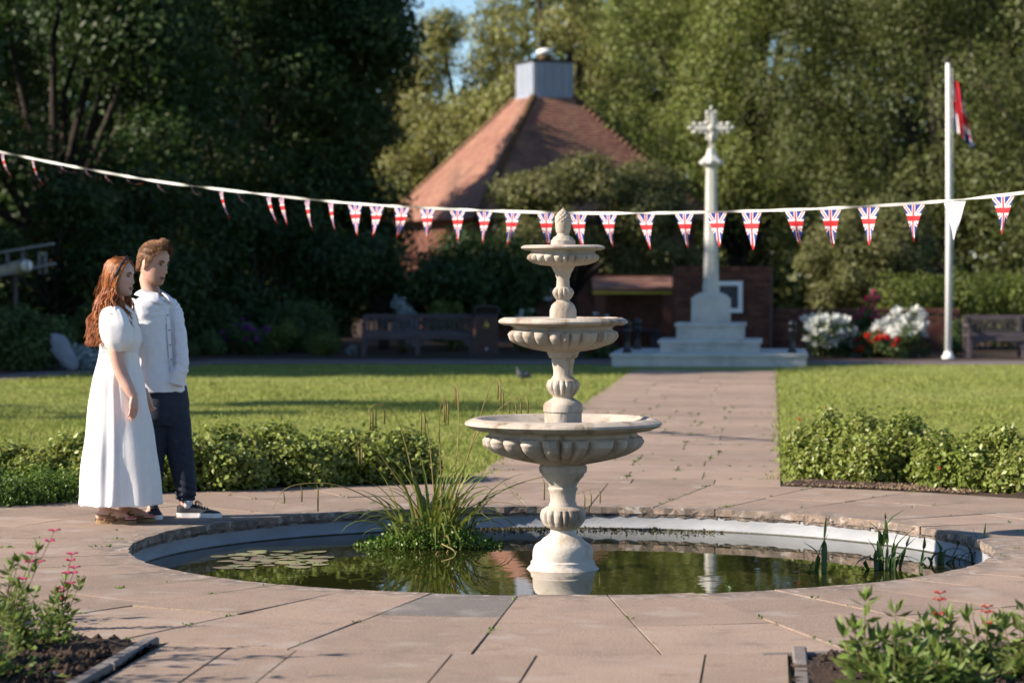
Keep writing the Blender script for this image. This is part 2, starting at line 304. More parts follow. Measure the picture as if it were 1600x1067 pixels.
M_ = dict(
    slab=slab_mat('paving stone', (0.282, 0.207, 0.157), (0.232, 0.170, 0.130), (0.15, 0.12, 0.10)),
    slab_grey=slab_mat('grey paving stone', (0.165, 0.145, 0.13), (0.13, 0.115, 0.105), (0.12, .11, .1)),
    mortar=mat('joint sand and moss', (0.06, 0.05, 0.038), (0.10, 0.10, 0.035), scale=3.5, rough=0.95, bump=0.5, bscale=80),
    coping=mat('broken coping edge', (0.34, 0.265, 0.215), (0.07, 0.06, 0.052), scale=11, rough=0.95, bump=0.9, bscale=45, bdist=0.03),
    wall=mat('pond wall paint', (0.31, 0.32, 0.34), (0.24, 0.25, 0.27), scale=3.2, rough=0.7, bump=0.3, bscale=26, c3=(0.22, 0.22, 0.2), scale3=4.5, amt3=0.5, stretch=(1, 1, 3)),
    algae=mat('wet algae', (0.05, 0.045, 0.03), (0.02, 0.025, 0.012), scale=12, rough=0.5, bump=0.6),
    ground=mat('lawn soil and turf', (0.185, 0.215, 0.045), (0.235, 0.255, 0.065), scale=1.4, rough=0.95, bump=0.6, bscale=60, bdist=0.03, c3=(0.12, 0.17, 0.03), scale3=0.6, amt3=0.5),
    grass=mat('grass blades', (0.215, 0.25, 0.05), (0.285, 0.295, 0.085), scale=0.8, rough=0.6, isl=0.3, trans=0.35, c3=(0.13, 0.18, 0.032), scale3=0.7, amt3=0.6, spec=0.2),
    soil=mat('bed soil', (0.032, 0.02, 0.013), (0.07, 0.043, 0.028), scale=18, rough=0.95, bump=1.0, bscale=40, bdist=0.03),
    path=mat('far tarmac path', (0.17, 0.13, 0.12), (0.13, 0.10, 0.095), scale=3, rough=0.9, bump=0.3, bscale=60),
    fstone=mat('fountain cast stone', (0.46, 0.40, 0.335), (0.34, 0.29, 0.24), scale=5, rough=0.85, bump=0.55, bscale=75, c3=(0.17, 0.12, 0.075), scale3=8.0, amt3=0.95, bdist=0.005, stretch=(1, 1, .32)),
    fstone_low=mat('fountain foot pale stone', (0.60, 0.54, 0.47), (0.5, 0.43, 0.35), scale=6, rough=0.85, bump=0.6, bscale=55, c3=(0.27, 0.2, 0.12), scale3=8, amt3=0.5, bdist=0.006),
    mstone=mat('memorial stone', (0.54, 0.52, 0.48), (0.42, 0.41, 0.38), scale=2.5, rough=0.85, bump=0.3, bscale=50, c3=(0.3, 0.3, 0.28), scale3=2.5, amt3=0.5),
    brick=mat('brick', (0.13, 0.05, 0.033), (0.085, 0.034, 0.025), scale=6, rough=0.9, bump=0.4, bscale=60, objr=0.35),
    brickm=mat('brick joined', (0.13, 0.05, 0.033), (0.085, 0.034, 0.025), scale=6, rough=0.9, isl=0.3),
    mortarw=mat('wall mortar', (0.12, 0.10, 0.085), (0.09, 0.075, 0.065), scale=8, rough=0.95),
    tile=mat('roof tile', (0.30, 0.155, 0.108), (0.23, 0.11, 0.078), scale=1.5, rough=0.8, isl=0.09, c3=(0.14, 0.08, 0.06), scale3=0.9, amt3=0.7),
    hip=mat('hip tile', (0.10, 0.062, 0.032), (0.14, 0.075, 0.04), scale=3, rough=0.9, objr=0.2),
    lead=mat('lead sheet', (0.33, 0.36, 0.43), (0.25, 0.28, 0.34), scale=3, rough=0.5, spec=0.5, stretch=(4, 4, 0.5)),
    bark=mat('bark', (0.05, 0.04, 0.03), (0.026, 0.021, 0.017), scale=6, rough=0.95, bump=0.8, bscale=14, stretch=(1, 1, 0.3), bdist=0.05),
    wood=mat('bench timber', (0.10, 0.08, 0.085), (0.07, 0.056, 0.062), scale=3, rough=0.7, stretch=(1, 1, 6), objr=0.15),
    binp=mat('bin panel', (0.10, 0.055, 0.045), (0.075, 0.042, 0.036), scale=3, rough=0.6),
    binb=mat('bin casing', (0.035, 0.03, 0.035), None, rough=0.5),
    gold=mat('gilt emblem', (0.6, 0.38, 0.08), None, rough=0.4, metal=0.6),
    black=mat('black iron paint', (0.012, 0.012, 0.014), None, rough=0.35, spec=0.5),
    white=mat('white paint', (0.78, 0.78, 0.77), (0.7, 0.7, 0.69), scale=3, rough=0.45),
    dark=mat('dark interior', (0.02, 0.018, 0.016), None, rough=0.8),
    notice=mat('notice sheet', (0.05, 0.05, 0.06), (0.03, 0.03, 0.04), scale=4, rough=0.4),
    glass=mat('window pane', (0.03, 0.035, 0.04), None, rough=0.08, spec=0.6),
    yellow=mat('yellow fascia', (0.55, 0.42, 0.05), None, rough=0.6),
    tape=mat('bunting tape', (0.82, 0.80, 0.74), (0.74, 0.72, 0.66), scale=4, rough=0.7, trans=0.25),
    flag=union_jack('union flag print'),
    flag_glare=mat('glare whitened pennant', (0.8, 0.8, 0.82), (0.72, 0.72, 0.78), scale=12, rough=0.7, trans=0.3),  # print washed out by strong light, painted as a near white colour
    pigeon=mat('pigeon feathers', (0.10, 0.105, 0.12), (0.05, 0.05, 0.06), scale=20, rough=0.6),
    stone=mat('boulder', (0.26, 0.28, 0.33), (0.18, 0.20, 0.24), scale=5, rough=0.9, bump=0.5),
    # foliage
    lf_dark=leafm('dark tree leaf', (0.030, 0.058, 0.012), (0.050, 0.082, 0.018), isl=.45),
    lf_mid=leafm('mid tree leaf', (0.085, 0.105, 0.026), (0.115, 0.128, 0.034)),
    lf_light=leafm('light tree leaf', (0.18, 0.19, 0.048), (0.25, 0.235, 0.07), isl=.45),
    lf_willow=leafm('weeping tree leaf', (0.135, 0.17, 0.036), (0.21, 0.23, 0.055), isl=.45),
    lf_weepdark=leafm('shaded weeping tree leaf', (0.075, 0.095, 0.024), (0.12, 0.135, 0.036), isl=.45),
    lf_cherry=leafm('small tree leaf', (0.16, 0.155, 0.055), (0.115, 0.13, 0.04), isl=.4),
    lf_hedge=leafm('border leaf', (0.17, 0.215, 0.035), (0.25, 0.28, 0.065), rough=0.42, spec=0.45),
    lf_hedge2=leafm('low border leaf', (0.085, 0.15, 0.02), (0.13, 0.20, 0.03), rough=0.42, spec=0.45),
    lf_clip=leafm('clipped hedge leaf', (0.10, 0.135, 0.025), (0.135, 0.165, 0.03)),
    lf_shade=leafm('shade shrub leaf', (0.06, 0.10, 0.028), (0.085, 0.13, 0.036), isl=.4),
    lf_silver=leafm('silver leaf', (0.30, 0.36, 0.36), (0.22, 0.28, 0.28), trans=0.2),
    lf_salvia=leafm('salvia leaf', (0.11, 0.165, 0.03), (0.165, 0.21, 0.05), isl=.4),
    lf_sedge=leafm('sedge leaf', (0.20, 0.23, 0.045), (0.12, 0.16, 0.035), rough=0.4),
    lf_dry=leafm('dry sedge leaf', (0.34, 0.27, 0.10), (0.26, 0.2, 0.07), rough=0.5),
    lf_iris=leafm('water iris leaf', (0.045, 0.085, 0.025), (0.065, 0.11, 0.03), rough=0.4),
    lf_yellow=leafm('yellow leaf', (0.4, 0.32, 0.03), (0.3, 0.26, 0.03)),
    lily=mat('lily pad', (0.19, 0.21, 0.06), (0.20, 0.12, 0.07), scale=9, rough=0.35, objr=0.3, spec=0.5),
    stem=mat('plant stem', (0.10, 0.10, 0.035), (0.13, 0.085, 0.04), scale=8, rough=0.7),
    fl_white=leafm('white petal', (0.72, 0.72, 0.68), (0.62, 0.64, 0.6), trans=0.3, isl=0.1),
    fl_red=leafm('red petal', (0.55, 0.012, 0.012), (0.4, 0.01, 0.01), trans=0.3, isl=0.2),
    fl_pink=leafm('pink petal', (0.62, 0.03, 0.20), (0.5, 0.02, 0.14), trans=0.3, isl=0.2),
    fl_purple=leafm('purple petal', (0.22, 0.03, 0.30), (0.16, 0.02, 0.22), trans=0.3, isl=0.2),
    # people
    skin=mat('skin', (0.56, 0.33, 0.25), (0.50, 0.285, 0.215), scale=12, rough=0.5, sss=0.25, obj=True, spec=0.4),
    skin_w=mat('fair skin', (0.60, 0.365, 0.285), (0.54, 0.315, 0.245), scale=12, rough=0.5, sss=0.25, obj=True, spec=0.4),
    lips=mat('lips', (0.42, 0.15, 0.13), None, rough=0.4), eye=mat('eye white', (0.36, 0.31, 0.29), None, rough=0.25),
    iris=mat('iris', (0.03, 0.022, 0.018), None, rough=0.2), brow=mat('eyebrow hair', (0.07, 0.035, 0.02), None, rough=0.7),
    hair_m=mat('brown hair', (0.23, 0.115, 0.055), (0.14, 0.068, 0.035), scale=60, rough=0.45, obj=True, isl=0.35, stretch=(0.25, 1, 1)),
    hair_w=mat('auburn hair', (0.36, 0.12, 0.036), (0.19, 0.06, 0.022), scale=25, rough=0.46, obj=True, isl=0.4, spec=0.3),
    dress=mat('white dress cloth', (0.80, 0.77, 0.75), (0.76, 0.73, 0.71), scale=9, rough=0.75, bump=0.25, bscale=55, obj=True, bdist=0.004),
    shirt=mat('white linen', (0.77, 0.77, 0.80), (0.72, 0.72, 0.76), scale=30, rough=0.8, bump=0.35, bscale=28, obj=True, bdist=0.006, spec=0.2),
    button=mat('shirt button', (0.35, 0.35, 0.36), None, rough=0.4),
    trouser=mat('navy trouser cloth', (0.034, 0.040, 0.060), (0.025, 0.030, 0.046), scale=40, rough=0.85, bump=0.3, bscale=30, obj=True, spec=0.2, bdist=0.006),
    shoe=mat('navy canvas', (0.028, 0.03, 0.04), (0.02, 0.021, 0.028), scale=60, rough=0.8, obj=True),
    sole=mat('white rubber', (0.74, 0.72, 0.70), None, rough=0.5), sock=mat('white sock', (0.7, 0.68, 0.68), None, rough=0.9),
    leather=mat('tan leather', (0.20, 0.115, 0.055), (0.15, 0.085, 0.04), scale=25, rough=0.6, obj=True), cork=mat('cork sole', (0.30, 0.19, 0.10), (0.22, 0.14, 0.07), scale=80, rough=0.9, obj=True),
    nail=mat('pink nail polish', (0.65, 0.06, 0.12), None, rough=0.25), brass=mat('buckle', (0.5, 0.4, 0.2), None, rough=0.3, metal=0.9),
    band=mat('dark hair band', (0.012, 0.012, 0.02), None, rough=0.6),
)
# pond water: dark, murky, mirror-smooth with a faint ripple
mw = bpy.data.materials.new('pond water'); mw.use_nodes = True; b_ = mw.node_tree.nodes['Principled BSDF']
b_.inputs['Base Color'].default_value = (0.016, 0.017, 0.004, 1); b_.inputs['Roughness'].default_value = 0.015; b_.inputs['IOR'].default_value = 1.33
n_ = mw.node_tree.nodes.new('ShaderNodeTexNoise'); n_.inputs['Scale'].default_value = 5.0; n_.inputs['Detail'].default_value = 2
g_ = mw.node_tree.nodes.new('ShaderNodeNewGeometry'); mw.node_tree.links.new(g_.outputs['Position'], n_.inputs['Vector'])
bb_ = mw.node_tree.nodes.new('ShaderNodeBump'); bb_.inputs['Strength'].default_value = 0.022; bb_.inputs['Distance'].default_value = 0.02
mw.node_tree.links.new(n_.outputs['Fac'], bb_.inputs['Height']); mw.node_tree.links.new(bb_.outputs[0], b_.inputs['Normal'])
M_['water'] = mw

# ------------------------------------------------------------------ leaves
def leaf_mesh(name, P, size, mt, seed=0, out=None, elong=1.9, droop=0.2, jitter=0.9, face=None):
    """folded leaf (2 triangles) at every point; out = outward direction per point"""
    r = np.random.default_rng(seed); P = np.asarray(P, float); n = len(P)
    d = r.normal(size=(n, 3)) * jitter
    if out is not None: d = d + out
    d[:, 2] -= droop; d /= np.linalg.norm(d, axis=1)[:, None] + 1e-9
    s = r.normal(size=(n, 3)); s -= d * (s * d).sum(1)[:, None]; s /= np.linalg.norm(s, axis=1)[:, None] + 1e-9
    nn = np.cross(d, s)
    if face is not None and out is not None:              # blades turned to the light side of their clump
        nn = out + r.normal(size=(n, 3)) * face; nn[:, 2] += .35; nn /= np.linalg.norm(nn, axis=1)[:, None] + 1e-9
        d = r.normal(size=(n, 3)); d[:, 2] -= droop * 2; d -= nn * (d * nn).sum(1)[:, None]; d /= np.linalg.norm(d, axis=1)[:, None] + 1e-9; s = np.cross(nn, d)
    L = (np.asarray(size) * r.uniform(0.65, 1.35, n)); wd = L / elong
    base = P; tip = P + d * L[:, None]; mid = P + d * (L * 0.45)[:, None] + nn * (wd * 0.18)[:, None]
    l = mid + s * (wd * 0.5)[:, None]; q = mid - s * (wd * 0.5)[:, None]
    V = np.stack([base, l, tip, q], 1).reshape(-1, 3); b = np.arange(n)[:, None] * 4
    T = np.concatenate([b + [0, 2, 1], b + [0, 3, 2]], 1).reshape(-1, 3)
    return fast_mesh(name, V, T, mt)
def blob_pts(blobs, n, r, shell=0.55, flatb=0.0):
    """points in the outer layers of ellipsoids (cx,cy,cz,rx,ry,rz)"""
    B = np.asarray(blobs, float); wt = (B[:, 3] * B[:, 4] + B[:, 3] * B[:, 5]); k = r.choice(len(B), n, p=wt / wt.sum())
    d = r.normal(size=(n, 3)); d /= np.linalg.norm(d, axis=1)[:, None]
    rr = shell + (1.08 - shell) * r.random(n) ** 0.6
    return B[k, :3] + d * B[k, 3:6] * rr[:, None], d

def limb_tubes(mb, base, tips, r0, rng, sag=0.0):
    for t in tips:
        a, t = Vector(base), Vector(t); m = (a + t) / 2 + Vector((rng.uniform(-.4, .4), rng.uniform(-.4, .4), (t - a).length * 0.12))
        P = [a, a.lerp(m, 0.5) + Vector((rng.uniform(-.1, .1), rng.uniform(-.1, .1), 0.05)), m, m.lerp(t, 0.55), t]
        mb.tube(P, [r0, r0 * .8, r0 * .55, r0 * .35, r0 * .12], 6)
def tree(name, label, X, Y, blobs, n, size, mt, seed, trunk_r=0.22, fork=2.2, group=None, weep=None, cat='tree', shell=0.5, droop=0.3, limbs=14):
    """blobs are given relative to the tree's foot, in view-aligned metres"""
    rng = random.Random(seed); r = np.random.default_rng(seed)
    root = empty(name, W(X, Y), ALPHA, label, cat, group)
    P, d = blob_pts(blobs, n, r, shell)
    if weep:
        keep = P[:, 2] > 0.4; P, d = P[keep], d[keep]; ns = int(len(P) * 0.035); ch = r.choice(len(P), ns); st = P[ch]; sd_ = d[ch]
        per = int(len(P) * 0.75 / ns); ln = r.uniform(weep[0], weep[1], ns); t = r.random((ns, per))
        Q = np.repeat(st[:, None, :], per, 1).copy(); Q[:, :, 2] -= t * ln[:, None]
        Q[:, :, :2] += r.normal(size=(ns, per, 2)) * 0.12 + (np.sin(t * 3) * 0.25)[:, :, None] * r.normal(size=(ns, 1, 2))
        Q = Q.reshape(-1, 3); kq = Q[:, 2] > 0.3; Q = Q[kq]; dn = np.repeat(sd_[:, None, :], per, 1).reshape(-1, 3)[kq]
        P = np.concatenate([P[:len(P) // 3], Q]); d = np.concatenate([d[:n // 3][:len(P) - len(Q)], dn])
    P = P + r.normal(size=P.shape) * (size * .75); keep = P[:, 2] > 0.15; P, d = P[keep], d[keep]
    link('crown', leaf_mesh('crown', P, size, mt, seed, d, droop=droop, face=.55), root)
    mb = MB(); fk = Vector((rng.uniform(-.2, .2), rng.uniform(-.2, .2), fork))
    mb.tube([(0, 0, -0.1), (0, 0, 0.15), (fk.x * .4, fk.y * .4, fork * .5), fk], [trunk_r * 1.5, trunk_r * 1.15, trunk_r, trunk_r * .85], 10)
    mb.build('trunk', M_['bark'], root)
    bl = sorted(blobs, key=lambda b: -b[3] * b[5])[:limbs]; mb = MB()
    limb_tubes(mb, fk - Vector((0, 0, .1)), [b[:3] for b in bl], trunk_r * .6, rng)
    mb.build('limb', M_['bark'], root)
    return root
def crown_blobs(seed, cx, cy, z0, z1, rx, ry, k, br=(0.9, 1.6), taper=0.5):
    """k clumps spread over an uneven crown"""
    r = random.Random(seed); out = []
    for i in range(k):
        z = r.uniform(z0, z1); u = (z - z0) / (z1 - z0); wf = math.sqrt(max(0.05, 1 - (abs(u - 0.4) / 0.62) ** 2)) if taper else 1
        a = r.uniform(0, 6.283); q = math.sqrt(r.uniform(0.25, 1)); b = r.uniform(*br)
        out.append((cx + rx * wf * q * math.cos(a), cy + ry * wf * q * math.sin(a), z, b, b, b * r.uniform(0.6, 0.85)))
    return out
def shrub(name, label, loc, blobs, n, size, mt, seed, cat='shrub', group=None, stems=5, flowers=None, droop=0.0, elong=1.9, shell=0.5):
    root = empty(name, loc, ALPHA, label, cat, group); r = np.random.default_rng(seed); rng = random.Random(seed)
    P, d = blob_pts(blobs, n, r, shell); k = P[:, 2] > 0.01; P, d = P[k], d[k]
    o = link('foliage', leaf_mesh('foliage', P, size, mt, seed, d, droop=droop, elong=elong, face=.6), root); o['kind'] = 'stuff'
    if stems:
        mb = MB()
        for b in blobs[:stems * 2]:
            mb.tube([(b[0] * .5, b[1] * .5, -0.03), (b[0] * .8, b[1] * .8, b[2] * .5), b[:3]], [0.02, 0.014, 0.006], 5)
        o = mb.build('stem', M_['stem'], root); o['kind'] = 'stuff'
    if flowers:
        fm, cnt, fs, top = flowers
        P, d = blob_pts(blobs, cnt * 4, r, 1.0); k = (P[:, 2] > top) & (d[:, 1] < 0.5); P, d = P[k][:cnt], d[k][:cnt]
        pet = 12
        protos = []
        for q in range(3):
            dd = r.normal(size=(pet, 3)); dd /= np.linalg.norm(dd, axis=1)[:, None]; dd[:, 2] = np.abs(dd[:, 2])
            protos.append(leaf_mesh('bloom', dd * fs * 0.15, fs * 0.6, fm, seed + q, dd, elong=1.1, droop=-0.2, jitter=0.3))
        for p in P:
            f = link('bloom', protos[rng.randrange(3)], root); f.location = p; f.rotation_euler = (rng.uniform(-.5, .5), rng.uniform(-.5, .5), rng.uniform(0, 6)); f.scale = [rng.uniform(.75, 1.25)] * 3
    return root

# ================================================================== GROUND
RP, RO = 2.49, 4.5                      # pond edge, outer edge of the paved ring
def annulus(name, r0, r1, z, mt, a0=0, a1=2 * math.pi, na=96, nr=1, kind='structure', jit=0.0, parent=None, rs=None, seed=1):
    rng = random.Random(seed); rs = rs or [r0 + (r1 - r0) * i / nr for i in range(nr + 1)]
    V = []; Fs = []; full = abs(a1 - a0 - 2 * math.pi) < 1e-6; n = na if full else na + 1
    for i, r in enumerate(rs):
        for k in range(n):
            a = a0 + (a1 - a0) * k / na
            V.append((r * math.cos(a), r * math.sin(a), z + (rng.uniform(0, jit) if jit else 0)))
    for i in range(len(rs) - 1):
        for k in range(na):
            k2 = (k + 1) % n; Fs.append((i * n + k, (i + 1) * n + k, (i + 1) * n + k2, i * n + k2))
    mb = MB(); mb.add(V, Fs); o = mb.build(name, mt, parent)
    if kind: o['kind'] = kind
    return o
annulus('lawn', 2.6, 700, -0.012, M_['ground'], rs=[2.6, 5, 12, 30, 60, 120, 300, 700])
# mortar bed under the slabs
pav = annulus('pavement', RP + 0.012, RO, -0.0042, M_['mortar'], na=144)
def sheet(name, poly, z, mt, kind='structure'):
    mb = MB(); mb.add([(p[0], p[1], z) for p in poly], [tuple(range(len(poly)))]); o = mb.build(name, mt); o['kind'] = kind; return o
PL, PR = -1.09, 1.30
arc = lambda x, s: s * math.sqrt(RO * RO - x * x)
walk = sheet('path', [(PL, arc(PL, 1) - .02), (PR, arc(PR, 1) - .02), (PR, 28.6), (PL, 28.6)], -0.0042, M_['mortar'])
walk_near = sheet('path', [(-1.34, -17), (PR, -17), (PR, arc(PR, -1) + .02), (-1.34, arc(1.34, -1) + .02)], -0.0042, M_['mortar'])

def slab_mesh(pts, rng, th=0.05, inner=None, c=None, bev=0.0022, tilt=0.004):
    """pts: plan outline counter-clockwise; inner: indices of outline points on the pond side (rough broken face)"""
    n = len(pts); cx = sum(p[0] for p in pts) / n; cy = sum(p[1] for p in pts) / n
    tx, ty = rng.uniform(-tilt, tilt), rng.uniform(-tilt, tilt); dz = rng.uniform(-0.002, 0.002)
    V = []
    for p in pts:
        d = Vector((cx - p[0], cy - p[1])); d.normalize(); x, y = p[0] + d.x * bev, p[1] + d.y * bev
        V.append((x - cx, y - cy, dz + tx * (x - cx) + ty * (y - cy)))
    for p in pts: V.append((p[0] - cx, p[1] - cy, V[len(V) - n][2] - bev * .8))
    for p in pts: V.append((p[0] - cx, p[1] - cy, -th))
    Fs = [tuple(range(n))]
    for a in (0, n): Fs += [(a + n + i, a + n + (i + 1) % n, a + (i + 1) % n, a + i) for i in range(n)]
    me = bpy.data.meshes.new('paving_slab'); me.from_pydata(V, [], Fs); me.update()
    return me, (cx, cy, 0)
rng = random.Random(11)
NS = 36; gap = 0.0042
for s in range(NS):
    a0 = -math.pi / 2 + 2 * math.pi * (s + 0.0) / NS; a1 = a0 + 2 * math.pi / NS
    joint = 3.50 + (0.0, 0.14, -0.1, 0.06, 0.1)[s % 5] + rng.uniform(-.04, .04)
    if s == NS - 1: joint = 3.31
    for (r0, r1) in ((RP, joint - gap), (joint + gap, RO - gap)):
        m0, m1 = gap / r0, gap / r1; nsub = 6
        inn = [(a0 + m0 + (a1 - a0 - 2 * m0) * i / nsub) for i in range(nsub + 1)]
        ous = [(a0 + m1 + (a1 - a0 - 2 * m1) * i / 3) for i in range(4)]
        jr = (lambda: rng.uniform(-.012, .008)) if r0 == RP else (lambda: 0)
        pts = [((r0 + jr()) * math.cos(a), (r0 + jr()) * math.sin(a)) for a in reversed(inn)] + [(r1 * math.cos(a), r1 * math.sin(a)) for a in ous]
        pts = list(reversed(pts)); pts.reverse()
        # counter-clockwise order
        ar = sum(pts[i][0] * pts[(i + 1) % len(pts)][1] - pts[(i + 1) % len(pts)][0] * pts[i][1] for i in range(len(pts)))
        if ar < 0: pts.reverse()
        me, c = slab_mesh(pts, rng, th=0.045)
        me.materials.append(M_['slab_grey'] if (s == NS - 1 and r0 == RP) else M_['slab'])
        o = link('paving_slab', me, pav); o.location = c
# rough broken stones of the pond's rim, under the slabs' inner edge
cop = empty('pond_rim', (0, 0, 0), 0, kind='structure')
NC = 26
for s in range(NC):
    a0 = 2 * math.pi * s / NC + rng.uniform(-.02, .02) ; a1 = 2 * math.pi * (s + 1) / NC + (.02 if s == -1 else -.009)
    V = []; nn = 14
    for i in range(nn + 1):
        a = a0 + (a1 - a0) * i / nn
        for (r, z) in ((RP + .05, -.012), (RP + .004 + rng.uniform(-.004, .004), -.010 + rng.uniform(-.003, .001)), (RP + .002 + rng.uniform(-.007, .005), -.036 + rng.uniform(-.008, .008)), (RP + .008 + rng.uniform(-.004, .005), -.066 + rng.uniform(-.005, .003)), (RP + .05, -.068)):
            V.append((r * math.cos(a), r * math.sin(a), z))
    Fs = [(i * 5 + k, i * 5 + k + 1, (i + 1) * 5 + k + 1, (i + 1) * 5 + k) for i in range(nn) for k in range(4)]
    Fs += [(0, 1, 2, 3, 4), tuple(nn * 5 + k for k in (4, 3, 2, 1, 0))]
    mb = MB(); mb.add(V, Fs); mb.build('rim_stone', M_['coping'], cop)
mb = MB(); mb.lathe([(RP + .028, -.075), (RP + .028, -.008)], 120, capb=False, capt=False); mb.build('rim_gap_backing', M_['algae'], cop)  # dark ring added behind the stones, stands in for shade in their gaps
# pond wall with its two lips, floor, water
prof = [(RP + .014, -.05), (RP + .013, -.085), (RP + .011, -.132), (RP + .005, -.138), (RP + .003, -.16), (RP - .002, -.62)]
mb = MB(); mb.lathe(list(reversed(prof)), 144, capb=False, capt=False); o = mb.build('pond_wall', M_['wall']); o['kind'] = 'structure'
mb = MB(); mb.lathe([(RP + .0005, -.162), (RP + .0015, -.147), (RP + .004, -.143)], 180, fn=lambda i, a: 1 + .0006 * math.sin(a * 37) * (i == 2), capb=False, capt=False)
o = mb.build('algae_line', M_['algae'], o)
annulus('pond_floor', 0.0, RP + .03, -0.60, M_['algae'], rs=[0.01, RP + .03])
o = annulus('pond_water', 0, RP + .02, -0.150, M_['water'], rs=[0.004, 0.8, 1.6, RP + .02], na=120)

# path slabs, further and nearer
def slab_rect(x0, x1, y0, y1, par, mt='slab', ya=None):
    g = .0032
    pts = [(x0 + g, y0 + g), (x1 - g, y0 + g), (x1 - g, y1 - g), (x0 + g, y1 - g)] if ya is None else ya
    me, c = slab_mesh(pts, rng); me.materials.append(M_[mt]); o = link('paving_slab', me, par); o.location = c
y = None; rows = []; JX = []
yy = 4.95
while yy < 28.4:
    h = rng.choice((0.62, 0.62, 0.78, 0.52)); rows.append((yy, min(yy + h, 28.5))); yy += h
for i, (y0, y1) in enumerate(rows):
    xs = [PL]
    cuts = rng.choice(([.62, .92, .85], [.9, .62, .87], [.6, .6, .6, .59], [.92, .9, .57])) if i < 30 else [1.2, 1.19]
    x = PL
    for c_ in cuts[:-1]: x += c_ + rng.uniform(-.03, .03); xs.append(x)
    xs.append(PR)
    JX += [(x_, (y0 + y1) / 2 + rng.uniform(-.25, .25)) for x_ in xs[1:-1] if y0 < 16]
    for a, b in zip(xs, xs[1:]): slab_rect(a, b, y0, y1, walk)
xs = [PL, -.45, .17, .8, PR]
for a, b in zip(xs, xs[1:]):
    slab_rect(a, b, 0, 0, walk, ya=[(a + gap, arc(a + gap, 1) + gap), ((a + b) / 2, arc((a + b) / 2, 1) + gap), (b - gap, arc(b - gap, 1) + gap), (b - gap, 4.95 - gap), (a + gap, 4.95 - gap)])
xs = [-1.34, -1.03, -.74, -.08, .27, .96, PR]
for a, b in zip(xs, xs[1:]):
    slab_rect(a, b, 0, 0, walk_near, ya=[(a + gap, -5.62 + gap), (b - gap, -5.62 + gap), (b - gap, arc(b - gap, -1) - gap), ((a + b) / 2, arc((a + b) / 2, -1) - gap), (a + gap, arc(a + gap, -1) - gap)])
for (y0, y1) in ((-6.6, -5.62), (-7.6, -6.6), (-8.6, -7.6)):
    for a, b in zip([-1.34, -.5, .36, PR], [-.5, .36, PR]): slab_rect(a, b, y0, y1, walk_near)

# planting beds (bare soil), edging
def bed(name, a0, a1, r0, r1, seed, clip=None):
    """soil sheet in polar cells, crumbly"""
    r = np.random.default_rng(seed); na, nr = int((a1 - a0) * 60), int((r1 - r0) * 22); V = []; 
    for i in range(nr + 1):
        for k in range(na + 1):
            a = a0 + (a1 - a0) * k / na; q = r0 + (r1 - r0) * i / nr; x, yv = q * math.cos(a), q * math.sin(a)
            if clip: x = clip(x)
            edge = min(i, nr - i, 4) / 4
            V.append((x, yv, -.0085 + edge * (0.018 + .02 * math.sin(x * 3.1) * math.sin(yv * 2.7)) + edge * r.uniform(-.012, .018)))
    Fs = [(i * (na + 1) + k, (i + 1) * (na + 1) + k, (i + 1) * (na + 1) + k + 1, i * (na + 1) + k + 1) for i in range(nr) for k in range(na)]
    mb = MB(); mb.add(V, Fs, True); o = mb.build(name, M_['soil']); o['kind'] = 'structure'; return o
bed('soil_bed', rad(106), rad(188), RO + .02, 6.0, 3); bed('soil_bed', rad(3), rad(73.5), RO + .02, 6.0, 4)
bed('soil_bed', rad(188), rad(262), RO + .005, 8.0, 5, clip=lambda x: min(x, -1.345)); bed('soil_bed', rad(278), rad(357), RO + .005, 8.0, 6, clip=lambda x: max(x, 1.305))
kb = empty('bed_edging', (0, 0, 0), 0, kind='structure')
for (x, y0, y1) in ((-1.39, -5.05, -4.30), (-1.39, -5.95, -5.07), (-1.39, -7.0, -5.97), (1.345, -5.0, -4.34), (1.345, -5.7, -5.02), (1.345, -6.8, -5.72)):
    mb = MB(); mb.cbox((0, 0, -.014 if x > 0 else -.022), (0.06, y1 - y0, 0.09 if x > 0 else .10), 0.008, rng.uniform(-.012, .012)); o = mb.build('edging_stone', M_['slab_grey'], kb); o.location = (x, (y0 + y1) / 2, 0)
for k in range(5):
    a = rad(288.2 + k * 6.6); mb = MB(); mb.cbox((0, 0, -.02), (0.5, .06, .05), 0.008); o = mb.build('edging_stone', M_['slab_grey'], kb); o.location = ((RO + .05) * math.cos(a), (RO + .05) * math.sin(a), 0); o.rotation_euler.z = a + math.pi / 2
# soil clods and pebbles
def clods(name, n, seed, fx, size, mt):
    r = np.random.default_rng(seed); mb = MB()
    for _ in range(n):
        x, yv = fx(r); s = r.uniform(*size); J = [Vector(p) for p in ((1,0,0),(-1,0,0),(0,1,0),(0,-1,0),(0,0,.8),(0,0,-.6))]
        V = [p * s * r.uniform(.6, 1.2) + Vector((x, yv, .012)) for p in J]
        mb.add(V, [(0,2,4),(2,1,4),(1,3,4),(3,0,4),(2,0,5),(1,2,5),(3,1,5),(0,3,5)])
    o = mb.build(name, mt); o['kind'] = 'stuff'; return o
def near_left(r):
    while True:
        x, yv = r.uniform(-3.2, -1.47), r.uniform(-6.6, -3.4)
        if math.hypot(x, yv) > RO + .05: return x, yv
def near_right(r):
    while True:
        x, yv = r.uniform(1.42, 3.6), r.uniform(-6.6, -3.2)
        if math.hypot(x, yv) > RO + .1: return x, yv
clods('soil_clods', 4200, 1, near_left, (.006, .03), M_['soil']); clods('soil_clods', 3600, 2, near_right, (.006, .03), M_['soil'])
clods('pebbles', 40, 3, near_left, (.01, .02), M_['stone']); clods('pebbles', 30, 4, near_right, (.01, .018), M_['stone'])
